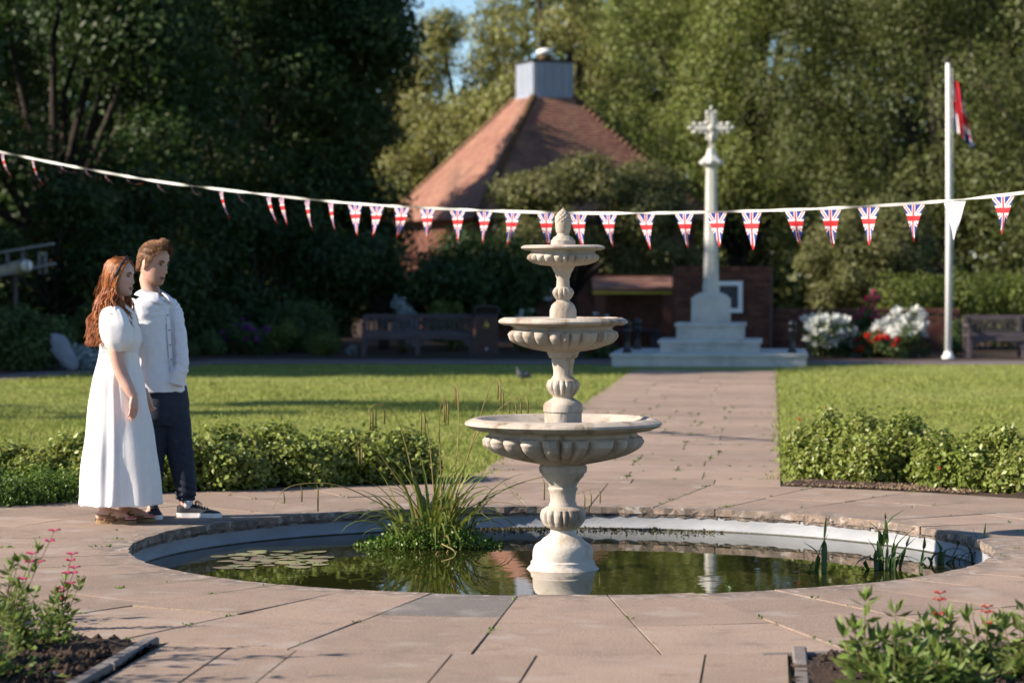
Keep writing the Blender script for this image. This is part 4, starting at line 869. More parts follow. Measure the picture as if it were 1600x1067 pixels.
# ================================================================== BORDER SHRUBS, HEDGES
def low_hedge(name, label, pts, n, size, mt, seed, hgt, wd, cat='shrub', group='low shrubs edging the paved circle', flowers=None, dens=44):
    """pts: world plan points along the planting; rows of clumps"""
    q = random.Random(seed); c = Vector((sum(p[0] for p in pts) / len(pts), sum(p[1] for p in pts) / len(pts), 0)); bl = []
    for (a, b) in zip(pts, pts[1:]):
        a, b = Vector(a), Vector(b); m = max(2, int((b - a).length * dens))
        for i in range(m):
            p = a.lerp(b, (i + q.random()) / m); nrm = Vector((-(b - a).y, (b - a).x)).normalized(); off = q.uniform(-wd, wd)
            p = p + nrm * off; h = hgt * q.uniform(.6, 1.05) * (1 - .3 * abs(off) / wd); rr = q.uniform(.07, .15)
            bl.append((p.x - c.x, p.y - c.y, max(rr * .7, h - rr), rr, rr, rr * .95)); bl.append((p.x - c.x, p.y - c.y, h * .4, rr * 1.05, rr * 1.05, h * .42))
    root = empty(name, c, 0, label, cat, group); r = np.random.default_rng(seed)
    P, d = blob_pts(bl, n, r, .55); k = P[:, 2] > .0; P, d = P[k], d[k]; P = P + r.normal(size=P.shape) * .028; P[:, 2] = np.maximum(P[:, 2], .01); d[:, 2] += .35
    o = link('foliage', leaf_mesh('foliage', P, size, mt, seed, d, elong=1.5, droop=0.0, face=.75), root); o['kind'] = 'stuff'
    mb = MB()
    for b in bl[::5]: mb.tube([(b[0], b[1], -.03), (b[0] + q.uniform(-.04, .04), b[1], b[2] * .6), (b[0] + q.uniform(-.06, .06), b[1] + q.uniform(-.06, .06), b[2] + b[5] * .8)], [.006, .004, .002], 4)
    o = mb.build('stem', M_['stem'], root); o['kind'] = 'stuff'
    P, d = blob_pts(bl, 24, r, 1.0); mb = MB()          # a few thin shoots standing out of the top
    for p in P[P[:, 2] > hgt * .6]: mb.tube([tuple(p), (p[0] + q.uniform(-.03, .03), p[1], p[2] + q.uniform(.05, .12))], [.0025, .001], 4)
    o = mb.build('shoot', M_['stem'], root); o['kind'] = 'stuff'
    if flowers:
        for (x, yv, z) in flowers:
            f = MB(); f.tube([(x - c.x, yv - c.y, z - .14), (x - c.x, yv - c.y, z - .01)], .0018, 4); s_ = f.build('flower_stalk', M_['stem'], root)
            f = MB()
            for j in range(3): f.ball((x - c.x + q.uniform(-.012, .012), yv - c.y, z + q.uniform(-.008, .012)), (.006, .006, .008), 6, 4)
            f.build('flower', M_['fl_red'], s_)
    return root
def gp(px, py): return tuple(G(px, py)[:2])
low_hedge('border_shrub', 'leafy green border shrub between the trousers and the sedge, at the left lawn', [gp(258, 768), gp(400, 758), gp(520, 752), gp(662, 750)], 46000, .044, M_['lf_hedge'], 51, .46, .34)
low_hedge('border_shrub', 'leafy green border shrub behind the woman at the left edge', [gp(-70, 770), gp(60, 768), gp(170, 768), gp(230, 768)], 33000, .044, M_['lf_hedge'], 52, .40, .24)
low_hedge('border_shrub', 'lowest bright green border plants along the paving at the left edge', [gp(-70, 790), gp(0, 788), gp(118, 780)], 15000, .024, M_['lf_hedge2'], 53, .19, .17)
low_hedge('border_shrub', 'leafy green border shrub beside the path, right of the fountain', [gp(1275, 742), gp(1370, 748), gp(1430, 755)], 36000, .044, M_['lf_hedge'], 54, .52, .34,
          flowers=[tuple(D(1288, 637, 19.6)), tuple(D(1250, 655, 19.8))])
low_hedge('border_shrub', 'leafy green border shrub at the right edge behind the pond', [gp(1445, 758), gp(1540, 762), gp(1680, 770)], 40000, .044, M_['lf_hedge'], 55, .45, .32, flowers=[tuple(D(1469, 732, 18.6))])

def bush(px, Y, wpx, top, label, mt, seed, n=6000, size=.07, name='shrub', cat='shrub', flowers=None, k=14, elong=1.9, base=0.0, depth=.7, group=None):
    s_ = Y / F; wv = wpx * s_ / 2; h = ZZ(top, Y); q = random.Random(seed); bl = []
    for i in range(k):
        a = q.uniform(0, 6.283); u = math.sqrt(q.random()); rr = q.uniform(.28, .42) * min(wv, h); z = q.uniform(.2, 1) * (h - rr) * math.sqrt(max(.1, 1 - (u * .8) ** 2))
        bl.append((u * (wv - rr) * math.cos(a), u * depth * math.sin(a), max(z, rr * .5) + base, rr, rr, rr))
    return shrub(name, label, W((px - 800) * s_, Y), bl, n, size, mt, seed, cat, group, flowers=flowers, elong=elong)
BG = 'shrubs in the shady border'
bush(30, 44, 190, 462, 'big dark bushy shrub at the left edge, below the model biplane', M_['lf_shade'], 60, 9000, .09, group=BG)
bush(128, 44.5, 90, 528, 'low shrub with tiny white flowers, just left of the woman', M_['lf_silver'], 61, 3600, .06, flowers=(M_['fl_white'], 60, .06, .15), group=BG)
bush(160, 50, 150, 440, 'dark shrub behind the woman and the boulder', M_['lf_shade'], 62, 6000, .09, group=BG)
bush(322, 52, 70, 512, 'small green mound shrub immediately right of the man', M_['lf_shade'], 63, 3600, .06, group=BG)
bush(382, 52.5, 86, 492, 'purple flowered shrub in the shade, right of the man', M_['lf_shade'], 64, 3500, .07, flowers=(M_['fl_purple'], 55, .09, .25), group=BG)
bush(440, 53, 60, 485, 'narrow leafy plant between the purple flowers and the round shrub', M_['lf_clip'], 65, 2600, .07, group=BG)
bush(504, 52.5, 72, 506, 'rounded clipped green shrub left of the timber bench', M_['lf_clip'], 66, 5000, .045, k=26, group=BG)
bush(548, 52, 18, 538, 'tiny bluish green plant at the left foot of the timber bench', M_['lf_silver'], 67, 500, .06, k=5, depth=.1, group=BG)
bush(300, 54, 190, 455, 'tall dark shrub behind the mound shrub and the man', M_['lf_dark'], 68, 7000, .09, group=BG)
bush(480, 55, 190, 452, 'wide dark shrub behind the round clipped shrub', M_['lf_shade'], 69, 7000, .09, group=BG)
bush(628, 53.6, 62, 460, 'silver leaved shrub rising behind the timber bench', M_['lf_silver'], 70, 2600, .075, k=12, depth=.3, group=BG)
bush(700, 55.5, 80, 445, 'leafy green shrub between the silver shrub and the bin, with an arching tip', M_['lf_clip'], 71, 3500, .08, group=BG)
bush(820, 54.5, 44, 480, 'white rose bush right of the litter bin', M_['lf_shade'], 72, 2200, .07, name='rose_bush', cat='rose bush', flowers=(M_['fl_white'], 22, .14, .5), group='rose bushes in the far beds')
bush(930, 52.5, 66, 478, 'white rose bush behind the fountain, left of the memorial', M_['lf_shade'], 73, 3000, .07, name='rose_bush', cat='rose bush', flowers=(M_['fl_white'], 18, .13, .5), group='rose bushes in the far beds')
bush(938, 51, 60, 530, 'low red rose bush left of the memorial platform', M_['lf_shade'], 74, 2200, .07, name='rose_bush', cat='rose bush', flowers=(M_['fl_red'], 14, .12, .1), group='rose bushes in the far beds')
bush(1292, 51, 104, 478, 'big white rose bush beside the right corner of the memorial', M_['lf_shade'], 75, 4200, .075, name='rose_bush', cat='rose bush', flowers=(M_['fl_white'], 85, .19, .2), group='rose bushes in the far beds')
bush(1420, 51, 102, 478, 'big white rose bush next to the flagpole', M_['lf_shade'], 76, 4200, .075, name='rose_bush', cat='rose bush', flowers=(M_['fl_white'], 80, .19, .4), group='rose bushes in the far beds')
bush(1362, 50.6, 56, 508, 'red rose bush between the two white rose bushes, on the left', M_['lf_shade'], 77, 2400, .07, name='rose_bush', cat='rose bush', flowers=(M_['fl_red'], 30, .16, .05), group='rose bushes in the far beds')
bush(1396, 50.3, 36, 528, 'smaller red rose bush in front of the right white rose bush', M_['lf_shade'], 78, 1400, .07, name='rose_bush', cat='rose bush', flowers=(M_['fl_red'], 12, .12, .05), group='rose bushes in the far beds')
bush(1358, 52.8, 54, 448, 'tall pink climbing rose on its post between the white roses', M_['lf_shade'], 79, 2200, .075, name='rose_bush', cat='rose bush', flowers=(M_['fl_pink'], 42, .085, .7), k=16, depth=.2, group='rose bushes in the far beds')
bush(1495, 51.6, 44, 500, 'low leafy shrub right behind the flagpole foot', M_['lf_shade'], 80, 1800, .07, group=BG)
# clipped hedge on the right
Yh = 56.2; q = random.Random(9); bl = []
for i in range(46):
    X = cx(1385 + (i % 23) * 14, Yh) - cx(1540, Yh); bl.append((X, q.uniform(-.3, .3), (.55 if i < 23 else 1.22) + q.uniform(-.08, .08), .38, .42, .42))
shrub('hedge', 'long clipped green hedge at the right behind the flagpole', W(cx(1540, Yh), Yh), bl, 22000, .075, M_['lf_clip'], 90, 'hedge', stems=8, shell=.7)

# ================================================================== POND PLANTS
def blade_mesh(name, P, wd, mt, fold=.25, seed=0):
    """one strap leaf along the points P, V-folded, tapering"""
    P = [Vector(p) for p in P]; n = len(P); V = []; up = Vector((0, 0, 1)); rr = random.Random(seed); tw = rr.uniform(-1.2, 1.2); side0 = None
    for i, p in enumerate(P):
        t = (P[min(i + 1, n - 1)] - P[max(i - 1, 0)]).normalized(); s_ = t.cross(up)
        if s_.length < .05: s_ = Vector((math.cos(tw), math.sin(tw), 0))
        s_.normalize()
        if side0 is None: s_ = (s_ + Vector((math.cos(tw), math.sin(tw), 0)) * .8).normalized()
        side0 = s_; u = i / (n - 1); w_ = wd * (0.75 + .5 * u if u < .35 else 1.0) * (1 - max(0, u - .35) / .65) ** .7; nn = s_.cross(t).normalized()
        V += [p - s_ * w_ / 2 + nn * w_ * fold, p, p + s_ * w_ / 2 + nn * w_ * fold]
    Fs = [(i * 3 + k, i * 3 + k + 1, (i + 1) * 3 + k + 1, (i + 1) * 3 + k) for i in range(n - 1) for k in (0, 1)]
    mb = MB(); mb.add(V, Fs, True); return mb.mesh(name, mt)
SX, SY = W(cx(672, 16.55), 16.55)[:2]
sedge = empty('sedge_clump', (SX, SY, -.15), ALPHA, 'large sedge clump with arching leaves and drooping catkins, left of the fountain', 'water plant')
q = random.Random(77)
for i in range(115):
    a = q.uniform(0, 6.283); rr = q.uniform(.0, .2); lean = q.uniform(.1, 1.05) * (rr / .2 * .6 + .5); L_ = q.uniform(.42, .80) * (1 - .16 * lean); P = []
    b = Vector((rr * math.cos(a) * 1.25, rr * math.sin(a) * .9, -.05)); el = math.pi / 2 - lean * .42; x = 0; z = 0; st = L_ / 8; crv = q.uniform(.04, .13) + lean * .085
    for j in range(9):
        P.append(b + Vector((x * math.cos(a), x * math.sin(a), z))); x += st * math.cos(el); z += st * math.sin(el); el -= crv * (1 + j * .22)
    link('leaf', blade_mesh('leaf', P, q.uniform(.020, .033), M_['lf_dry'] if i % 9 == 0 else M_['lf_sedge'], seed=i), sedge)
def sp(px, py, Y): return W(cx(px, Y), Y, ZZ(py, Y))
def loc(v, o=sedge):
    d = Vector(v) - o.location; return Matrix.Rotation(-ALPHA, 3, 'Z') @ d
def stalk(pts, Y0, Y1, cats, r0=.0045):
    P = [loc(D(px, py, Y0 + (Y1 - Y0) * i / (len(pts) - 1))) for i, (px, py) in enumerate(pts)]
    C = cr([tuple(p) for p in P], len(P) * 5); mb = MB(); mb.tube(C, [r0 * (1 - .6 * i / len(C)) for i in range(len(C))], 5); s_ = mb.build('stalk', M_['lf_dry'], sedge)
    for (u, L_) in cats:
        p = Vector(C[min(len(C) - 1, int(u * (len(C) - 1)))]); mb = MB(); mb.tube([p, p + Vector((.008, 0, -.02)), p + Vector((.012, 0, -.05)), p + Vector((.012, 0, -.05 - L_))], [.0015, .002, .0055, .004], 6); mb.build('catkin', M_['lf_dry'], s_)
stalk([(690, 800), (688, 720), (686, 660), (690, 628), (697, 622)], 16.5, 16.3, [(.8, .09), (.9, .12), (1, .12)])
stalk([(700, 800), (715, 700), (716, 630), (714, 606), (708, 600)], 16.6, 16.8, [(.85, .08), (.92, .1), (1, .08)])
stalk([(705, 800), (735, 700), (762, 615), (775, 592), (783, 604)], 16.5, 16.2, [(.78, .08), (.9, .09), (1, .1)])
stalk([(705, 800), (740, 690), (775, 645), (800, 625), (822, 615)], 16.6, 16.5, [(.7, .07), (.8, .09), (.9, .1), (1, .1)])
stalk([(655, 800), (635, 700), (615, 645), (590, 632), (575, 640)], 16.6, 16.5, [(.7, .07), (.85, .1), (.93, .1), (1, .08)])
stalk([(645, 810), (600, 790), (540, 762), (490, 755), (445, 764), (425, 795)], 16.4, 16.2, [(.6, .13), (.72, .06), (.85, .03)])
stalk([(700, 810), (760, 780), (805, 758), (850, 745), (872, 748), (878, 775)], 16.6, 16.7, [(.6, .1), (.75, .08)])
stalk([(720, 805), (780, 785), (860, 800), (905, 770), (935, 763)], 16.7, 17.0, [(.8, .07), (.9, .06), (1, .05)], .0022)
stalk([(680, 800), (672, 700), (664, 650), (655, 640)], 16.4, 16.4, [(.8, .09), (1, .12)])
stalk([(660, 805), (615, 740), (585, 700), (565, 690), (550, 700)], 16.5, 16.3, [(.8, .09), (.9, .08)])
stalk([(700, 860), (690, 880), (684, 862), (668, 895), (655, 862)], 16.1, 15.9, [], .005); stalk([(690, 850), (712, 866), (700, 905), (685, 915), (684, 880)], 16.1, 15.75, [], .005)
# cress around its foot
P = np.c_[r.normal(0, .24, 5200), r.normal(0, .16, 5200), np.zeros(5200)]; P[:, 2] = np.abs(r.normal(0, .05, 5200)) * np.exp(-(P[:, 0] / .3) ** 2) * 1.6 + .005; P = P[np.hypot(P[:, 0], P[:, 1] * 1.4) < .48]
up = np.zeros_like(P); up[:, 2] = .8
root = empty('watercress', (SX, SY - .04, -.15), ALPHA, 'small leaved cress spreading on the water round the sedge foot', 'water plant')
o = link('foliage', leaf_mesh('foliage', P, .022, M_['lf_hedge2'], 8, up, elong=1.4), root); o['kind'] = 'stuff'
# floating weed along the back
Pw = []
for _ in range(900):
    a = r.uniform(rad(68), rad(112)); qd = RP - abs(r.normal(0.02, .16)); Pw.append((qd * math.cos(a), qd * math.sin(a), -.147))
up = np.zeros((len(Pw), 3)); up[:, 2] = .15
o = link('floating_weed', leaf_mesh('floating_weed', np.array(Pw), .017, leafm('brown weed', (.06, .05, .022), (.09, .075, .025)), 9, up, elong=1.5, droop=0, jitter=.5)); o['kind'] = 'stuff'
# water lily
lily = empty('water_lily', W(cx(440, 15.9), 15.9, -.15), ALPHA, 'water lily with flat round pads floating at the left side of the pond', 'water plant')
q = random.Random(5); spots = []; pads = []
for v in range(3):
    mb = MB(); n = 18; V = [(0, 0, .004)]; rr = 1.0
    for k in range(n + 1):
        a = .12 + (6.283 - .24) * k / n; V.append((rr * math.cos(a), rr * math.sin(a), .004 + .03 * math.sin(a * 2 + v)))
    mb.add(V, [(0, k + 1, k + 2) for k in range(n)], True); pads.append(mb.mesh('pad', M_['lily']))
tries = 0
while len(spots) < 38 and tries < 4000:
    tries += 1; px = q.gauss(440, 48); py = q.gauss(875, 7)
    if not (335 < px < 525 and 861 < py < 890): continue
    p = G(px, py, -.149); R_ = q.uniform(.038, .078)
    if all((p - s_).length > (R_ + r2) * .78 for s_, r2 in spots) and math.hypot(p.x, p.y) + R_ < RP - .05:
        spots.append((p, R_)); o = link('pad', pads[len(spots) % 3], lily); o.location = Matrix.Rotation(-ALPHA, 3, 'Z') @ (p - lily.location) + Vector((0, 0, .001 + .0008 * (len(spots) % 4))); o.scale = (R_, R_, R_ * .8); o.rotation_euler = (q.uniform(-.03, .03), q.uniform(-.03, .03), q.uniform(0, 6))
# irises on the right
def iris_plant(px, py, label, leaves, seed, group='water irises at the right of the pond'):
    p = G(px, py, -.15); Yp = GY(py, -.15); t = empty('water_iris', p, ALPHA, label, 'water plant', group); q = random.Random(seed)
    for i, (pts, wd) in enumerate(leaves):
        P = [Vector((cx(x, Yp) - cx(px, Yp), q.uniform(-.03, .03) + .05 * j * q.uniform(-.4, .4), ZZ(y, Yp) + .15)) for j, (x, y) in enumerate(pts)]
        C = cr([tuple(v) for v in P], 9); C[0][2] -= .06
        link('leaf', blade_mesh('leaf', C, wd * 1.65, M_['lf_iris'], .15, seed + i), t)
    return t
iris_plant(1283, 895, 'slim iris with two upright leaves, left of the bigger iris clump', [([(1288, 895), (1290, 850), (1292, 805)], .023), ([(1276, 900), (1277, 865), (1256, 847)], .018), ([(1279, 900), (1283, 860), (1298, 832)], .015), ([(1266, 915), (1266, 890), (1274, 876)], .012)], 1)
iris_plant(1385, 890, 'largest iris clump in the pond, at the right', [([(1380, 890), (1384, 850), (1390, 815), (1419, 797)], .022), ([(1376, 890), (1378, 850), (1372, 828), (1356, 814)], .02), ([(1370, 890), (1369, 862), (1357, 842)], .022), ([(1392, 890), (1404, 850), (1428, 824)], .024), ([(1386, 890), (1387, 850), (1383, 812), (1384, 800)], .014), ([(1400, 890), (1410, 862), (1434, 838)], .016), ([(1396, 890), (1399, 850), (1405, 830)], .018), ([(1374, 890), (1375, 862), (1373, 845)], .026), ([(1408, 890), (1416, 855), (1424, 836)], .018), ([(1388, 888), (1395, 866), (1412, 868), (1428, 880)], .02), ([(1378, 888), (1362, 872), (1345, 876), (1336, 884)], .02), ([(1390, 892), (1402, 872), (1422, 870), (1440, 878)], .02), ([(1440, 885), (1445, 855), (1443, 836)], .016), ([(1360, 895), (1352, 880), (1358, 868)], .018)], 20)
iris_plant(1470, 880, 'sprawling iris beside the pond wall, furthest right', [([(1468, 880), (1470, 858), (1463, 843)], .018), ([(1472, 880), (1480, 862), (1500, 858), (1515, 866)], .018), ([(1484, 885), (1500, 850), (1483, 843)], .016), ([(1500, 880), (1512, 866), (1530, 868)], .02), ([(1490, 885), (1498, 868), (1518, 872)], .018), ([(1460, 888), (1452, 872), (1446, 880)], .018), ([(1505, 876), (1530, 856), (1521, 825)], .014), ([(1535, 872), (1539, 840), (1540, 815)], .012), ([(1515, 870), (1525, 845), (1512, 842)], .014), ([(1476, 886), (1488, 874), (1500, 876)], .02), ([(1455, 886), (1462, 866), (1476, 860)], .016), ([(1522, 872), (1510, 850), (1490, 846)], .016), ([(1533, 874), (1542, 858), (1556, 850)], .012)], 40)
iris_plant(1140, 925, 'tiny seedling standing alone in the water near the front rim', [([(1140, 925), (1141, 915), (1142, 905)], .012), ([(1140, 925), (1135, 914), (1133, 910)], .010), ([(1140, 925), (1147, 915), (1150, 911)], .010)], 60)

# ================================================================== SALVIAS IN THE FRONT BEDS
def salvia(px, py, hpx, label, fm, seed, stems=7, spread=.18, flower=2, leaf=.048, leanx=0.0):
    p = G(px, py); Yp = GY(py); t = empty('salvia_plant', p, ALPHA, label, 'flowering plant', 'salvias in the front beds'); q = random.Random(seed); H = hpx * Yp / F; LP, LD = [], []; mb = MB(); tips = []
    for i in range(stems):
        a = q.uniform(0, 6.283); h = H * (1 if i == 0 else q.uniform(.4, .85)); rr = spread * q.uniform(.3, 1) * (0.15 if i == 0 else 1)
        P = [Vector((rr * .2 * math.cos(a), rr * .2 * math.sin(a), -.02)), Vector((rr * .6 * math.cos(a), rr * .6 * math.sin(a), h * .45)), Vector((rr * math.cos(a) + leanx * h, rr * math.sin(a), h))]
        C = cr([tuple(v) for v in P], 14); mb.tube(C, [.0035 * (1 - .55 * j / 13) for j in range(14)], 5); nl = max(5, int(h / .026)); flow = i < flower
        for j in range(nl):
            u = (j + .6) / nl
            if flow and u > .66: continue
            b = Vector(C[min(13, int(u * 13))]); ang = j * 1.57 + i
            for s_ in (0, math.pi):
                dv = Vector((math.cos(ang + s_), math.sin(ang + s_), .45))
                for m in range(1 if u > .5 else 3): LP.append(b + Vector((q.uniform(-.01, .01), q.uniform(-.01, .01), q.uniform(-.012, .012)))); LD.append(dv * 2.2)
        for m in range(5): LP.append(Vector(C[-1]) if not flow else Vector(C[9])); LD.append(Vector((q.uniform(-1, 1), q.uniform(-1, 1), 1.2)) * 1.5)
        if flow: tips.append(C)
    for j in range(int(60 * spread / .18)): 
        a, rr = q.uniform(0, 6.283), spread * math.sqrt(q.random()); LP.append(Vector((rr * math.cos(a), rr * math.sin(a), q.uniform(.01, H * .3)))); LD.append(Vector((math.cos(a), math.sin(a), .5)) * 1.5)
    mb.build('stem', M_['stem'], t)
    o = link('foliage', leaf_mesh('foliage', np.array([tuple(v) for v in LP]), leaf, M_['lf_salvia'], seed, np.array([tuple(v) for v in LD]), elong=2.9, droop=.05, jitter=.45), t); o['kind'] = 'stuff'
    for C in tips:
        for lv in (10, 12, 13):
            b = Vector(C[lv]); f = MB()
            for s_ in range(4 if lv < 13 else 3):
                a = s_ * 1.57 + lv; dv = Vector((math.cos(a), math.sin(a), .25)).normalized(); f.tube([b, b + dv * .010, b + dv * .020 + Vector((0, 0, .004))], [.0022, .003, .0025], 5); f.ball(b + dv * .024, (.005, .005, .004), 6, 4)
            f.build('flower', fm, t)
    return t
salvia(40, 1020, 190, 'tall salvia with pink flowers rising above the dark soil in the left bed', M_['fl_pink'], 101, 8, .16, 2, leanx=.25)
salvia(95, 985, 118, 'upright salvia with bright pink flowers near the paving edge of the left bed', M_['fl_pink'], 102, 5, .07, 3, .048, leanx=.12)
salvia(-5, 1062, 105, 'bushy salvia cut by the lower left corner of the photo', M_['lf_salvia'], 103, 9, .2, 0)
salvia(75, 1010, 65, 'low leafy salvia among the taller stems in the left bed', M_['lf_salvia'], 104, 8, .13, 0)
salvia(10, 975, 80, 'leafy salvia at the left edge, furthest back in its bed', M_['fl_pink'], 105, 6, .12, 0)
salvia(1352, 1062, 122, 'tall leafy salvia at the front left of the right bed', M_['fl_pink'], 111, 5, .08, 0, .075)
salvia(1405, 1055, 95, 'pale leafy salvia next to the tall one in the right bed', M_['fl_pink'], 112, 5, .09, 0, .065)
salvia(1465, 1056, 128, 'salvia topped by a red flower spike in the middle of the right bed', M_['fl_red'], 113, 6, .11, 1, .068)
salvia(1545, 1048, 98, 'salvia with a faded flower spike towards the right edge', M_['fl_red'], 114, 6, .10, 1, .065)
salvia(1600, 1060, 105, 'salvia cut by the right edge of the photo', M_['fl_red'], 115, 6, .12, 0, .068)
salvia(1500, 1075, 80, 'low salvia at the very bottom of the right bed', M_['fl_pink'], 116, 8, .17, 0, .07)
salvia(1400, 1085, 85, 'low salvia below the pale leafy one in the right bed', M_['fl_pink'], 117, 9, .17, 0, .07)

for i_, (X, Y, h) in enumerate(((-2.55, 9.75, 1.05), (-2.75, 10.25, 1.15), (-3.0, 11.6, .75))):   # taller plants of the same bed, just outside the frame
    px_, py_ = 800 + F * X / Y, HOR + F * EYE / Y
    salvia(px_, py_, h * F / Y, ('tall salvia beyond the lower left corner, nearest the viewer', 'tall salvia beyond the left edge, behind the nearest one', 'shorter salvia beyond the left edge, furthest along the bed')[i_], M_['fl_pink'], 120 + i_, 9, .22, 0, .07)

# ================================================================== BENCHES, BIN
def bench(px0, px1, Y, label, backh=.80):
    x0, x1 = cx(px0, Y), cx(px1, Y); L_ = x1 - x0; t = empty('garden_bench', W((x0 + x1) / 2, Y), ALPHA, label, 'bench', 'timber benches in the far borders'); m = M_['wood']
    for x in (-L_ / 2 + .04, 0, L_ / 2 - .04):
        MB().box((x, .0, .205), (.075, .075, .41)).build('leg', m, t); MB().box((x, .52, .40), (.075, .06, .80 if x else .78)).build('leg', m, t)
    for x in (-L_ / 2 + .04, L_ / 2 - .04):
        mb = MB(); mb.box((x, .22, .63), (.08, .60, .045)); mb.box((x, -.01, .51), (.065, .065, .20)); mb.build('armrest', m, t)
    for k in range(5): MB().box((0, .02 + k * .105, .43), (L_ - .01, .09, .03)).build('seat_slat', m, t)
    MB().box((0, -.045, .37), (L_ - .1, .03, .085)).build('seat_rail', m, t)
    for s_ in (-1, 1):                                    # curved brackets under the rail
        for x in ((-L_ / 2 + .08) if s_ < 0 else -.04, .04 if s_ < 0 else (L_ / 2 - .08)):
            d = 1 if x in (-L_ / 2 + .08, .04) else -1
            mb = MB(); mb.add([(x, -.03, .33), (x + d * .3, -.03, .33), (x + d * .12, -.03, .28), (x, -.03, .15), (x, .0, .33), (x + d * .3, .0, .33), (x + d * .12, .0, .28), (x, .0, .15)], [(0, 1, 2, 3), (7, 6, 5, 4), (0, 4, 5, 1), (1, 5, 6, 2), (2, 6, 7, 3), (3, 7, 4, 0)]); mb.build('bracket', m, t)
    R = Matrix.Rotation(rad(8), 3, 'X')
    MB().box((0, .56, backh - .02), (L_ - .08, .045, .085)).build('top_rail', m, t); MB().box((0, .505, .47), (L_ - .08, .045, .06)).build('back_rail', m, t)
    n = 23; proto = MB().box((0, 0, 0), (.05, .02, backh - .53), m=R).mesh('back_slat', m)
    for k in range(n):
        x = -L_ / 2 + .12 + (L_ - .24) * k / (n - 1); o = link('back_slat', proto, t); o.location = (x, .532, .5 + (backh - .56) / 2)
    return t
bench(565, 740, 51.8, 'long dark timber bench left of the litter bin')
bench(1512, 1690, 50.4, 'dark timber bench at the right edge of the photo, past the flagpole')
Yb = 51.6; t = empty('litter_bin', W(cx(760, Yb), Yb), ALPHA, 'dark brown litter bin with a hooded top and gilt emblem beside the bench', 'litter bin'); sx = 40 * Yb / F
mb = MB(); mb.cbox((0, .22, .42), (sx - .05, .42, .82), .01); mb.box((0, .22, .015), (sx, .46, .06)); mb.build('body', M_['binb'], t)
for k in range(7): MB().box((-sx / 2 + .055 + k * (sx - .11) / 6, -.005, .42), ((sx - .08) / 7 - .006, .03, .74)).build('panel_slat', M_['binp'], t)
mb = MB()
for i in range(13):
    a = math.pi * i / 12; x = -math.cos(a) * (sx / 2 - .02); x = max(-sx / 2 + .02, min(sx / 2 - .02, x * 1.25)); z = .83 + .16 * math.sin(a) ** .5
    if i: mb.bar((px_, .22, pz_), (x, .22, z), .40, .035)
    px_, pz_ = x, z
mb.box((0, .41, .88), (sx - .06, .03, .16)); mb.build('hood', M_['binb'], t)
mb = MB(); mb.tube([(0, -.020, .60), (0, -.028, .60)], .055, 14); mb.ball((0, -.028, .67), (.02, .008, .03), 8, 5); mb.build('emblem', M_['gold'], t)
mb = MB(); mb.tube([(0, -.020, .14), (0, -.026, .14)], .022, 10); mb.build('lock', M_['white'], t)

# ================================================================== FLAGPOLE AND FLAG
Yf = 50.2; xf = cx(1482, Yf); t = empty('flagpole', W(xf, Yf), ALPHA, 'tall white flagpole standing in the right lawn border', 'flagpole'); zt_ = ZZ(100, Yf)
mb = MB(); mb.tube([(0, 0, -.02), (0, 0, 2.6), (-.03, 0, zt_)], [.062, .054, .040], 16); mb.build('pole', M_['white'], t)
mb = MB(); mb.lathe([(.12, -.02), (.12, .04), (.085, .06), (.085, .12)], 16); mb.build('base_collar', M_['white'], t)
mb = MB(); mb.ball((-.03, 0, zt_ + .05), .06, 12, 8); mb.build('finial', M_['dark'], t)
mb = MB(); mb.tube([(.085, -.03, .9), (.075, -.03, 2.4), (.045, -.03, zt_ - .1)], .006, 5); mb.build('halyard', M_['tape'], t)
z1, z0 = ZZ(113, Yf), ZZ(232, Yf)
nu, nv = 40, 30; V = []; UV = []
for j in range(nv + 1):
    v = j / nv
    for i in range(nu + 1):
        u = i / nu; sag = u ** .8; x = .03 + .46 * sag * (.45 + .55 * v ** .8) + .02 * math.sin(u * 17 + v * 2); y = .07 * math.sin(u * 10 + v * 1.5) * u ** .4 + .03 * math.sin(u * 40)
        z = z1 - v * 1.05 - sag * (.42 + .1 * math.sin(v * 3)); V.append((x, y, z)); UV.append((.34 + .42 * u, .08 + .84 * (1 - v)))
Fs = [(j * (nu + 1) + i, j * (nu + 1) + i + 1, (j + 1) * (nu + 1) + i + 1, (j + 1) * (nu + 1) + i) for j in range(nv) for i in range(nu)]
def uv_obj(name, V, Fs, UV, mt, parent=None):
    mb = MB(); mb.add(V, Fs, True); me = mb.mesh(name, mt); L = me.uv_layers.new(name='UVMap')
    for lp in me.loops: L.data[lp.index].uv = UV[lp.vertex_index]
    return link(name, me, parent)
o = uv_obj('flag', V, Fs, UV, M_['flag']); o.location = W(xf, Yf); o.rotation_euler.z = ALPHA
tag(o, 'limp red white and blue union flag hanging at the top of the white pole', 'flag')

# ================================================================== BUNTING
def bp(t):
    """point on the string, t metres left of the flag nearest the middle"""
    X, Y = .834 - .69 * t, 21.9 + .73 * t
    px = 800 + F * X / Y; py = np.interp(px, [-400, 0, 120, 250, 350, 430, 520, 620, 720, 850, 960, 1100, 1250, 1400, 1500, 1600, 2000], [150, 238, 262, 285, 297, 306, 316, 323, 328, 332.5, 334, 332, 328, 320.5, 313, 302, 245])
    return Vector((X, Y, EYE - (py - HOR) * Y / F))
def wb(v): return W(v.x, v.y, v.z)
bunting = empty('bunting', wb(bp(0)), 0, 'string of union flag pennants on white tape hung across the garden', 'bunting'); B0 = bunting.location.copy()
ts = np.linspace(-7.6, 14.5, 260); zs = np.array([bp(t).z for t in ts]); zs = np.convolve(np.pad(zs, 6, 'edge'), np.ones(13) / 13, 'valid')
C = [W(bp(t).x, bp(t).y, z) - B0 for t, z in zip(ts, zs)]
V = []; q = random.Random(12)
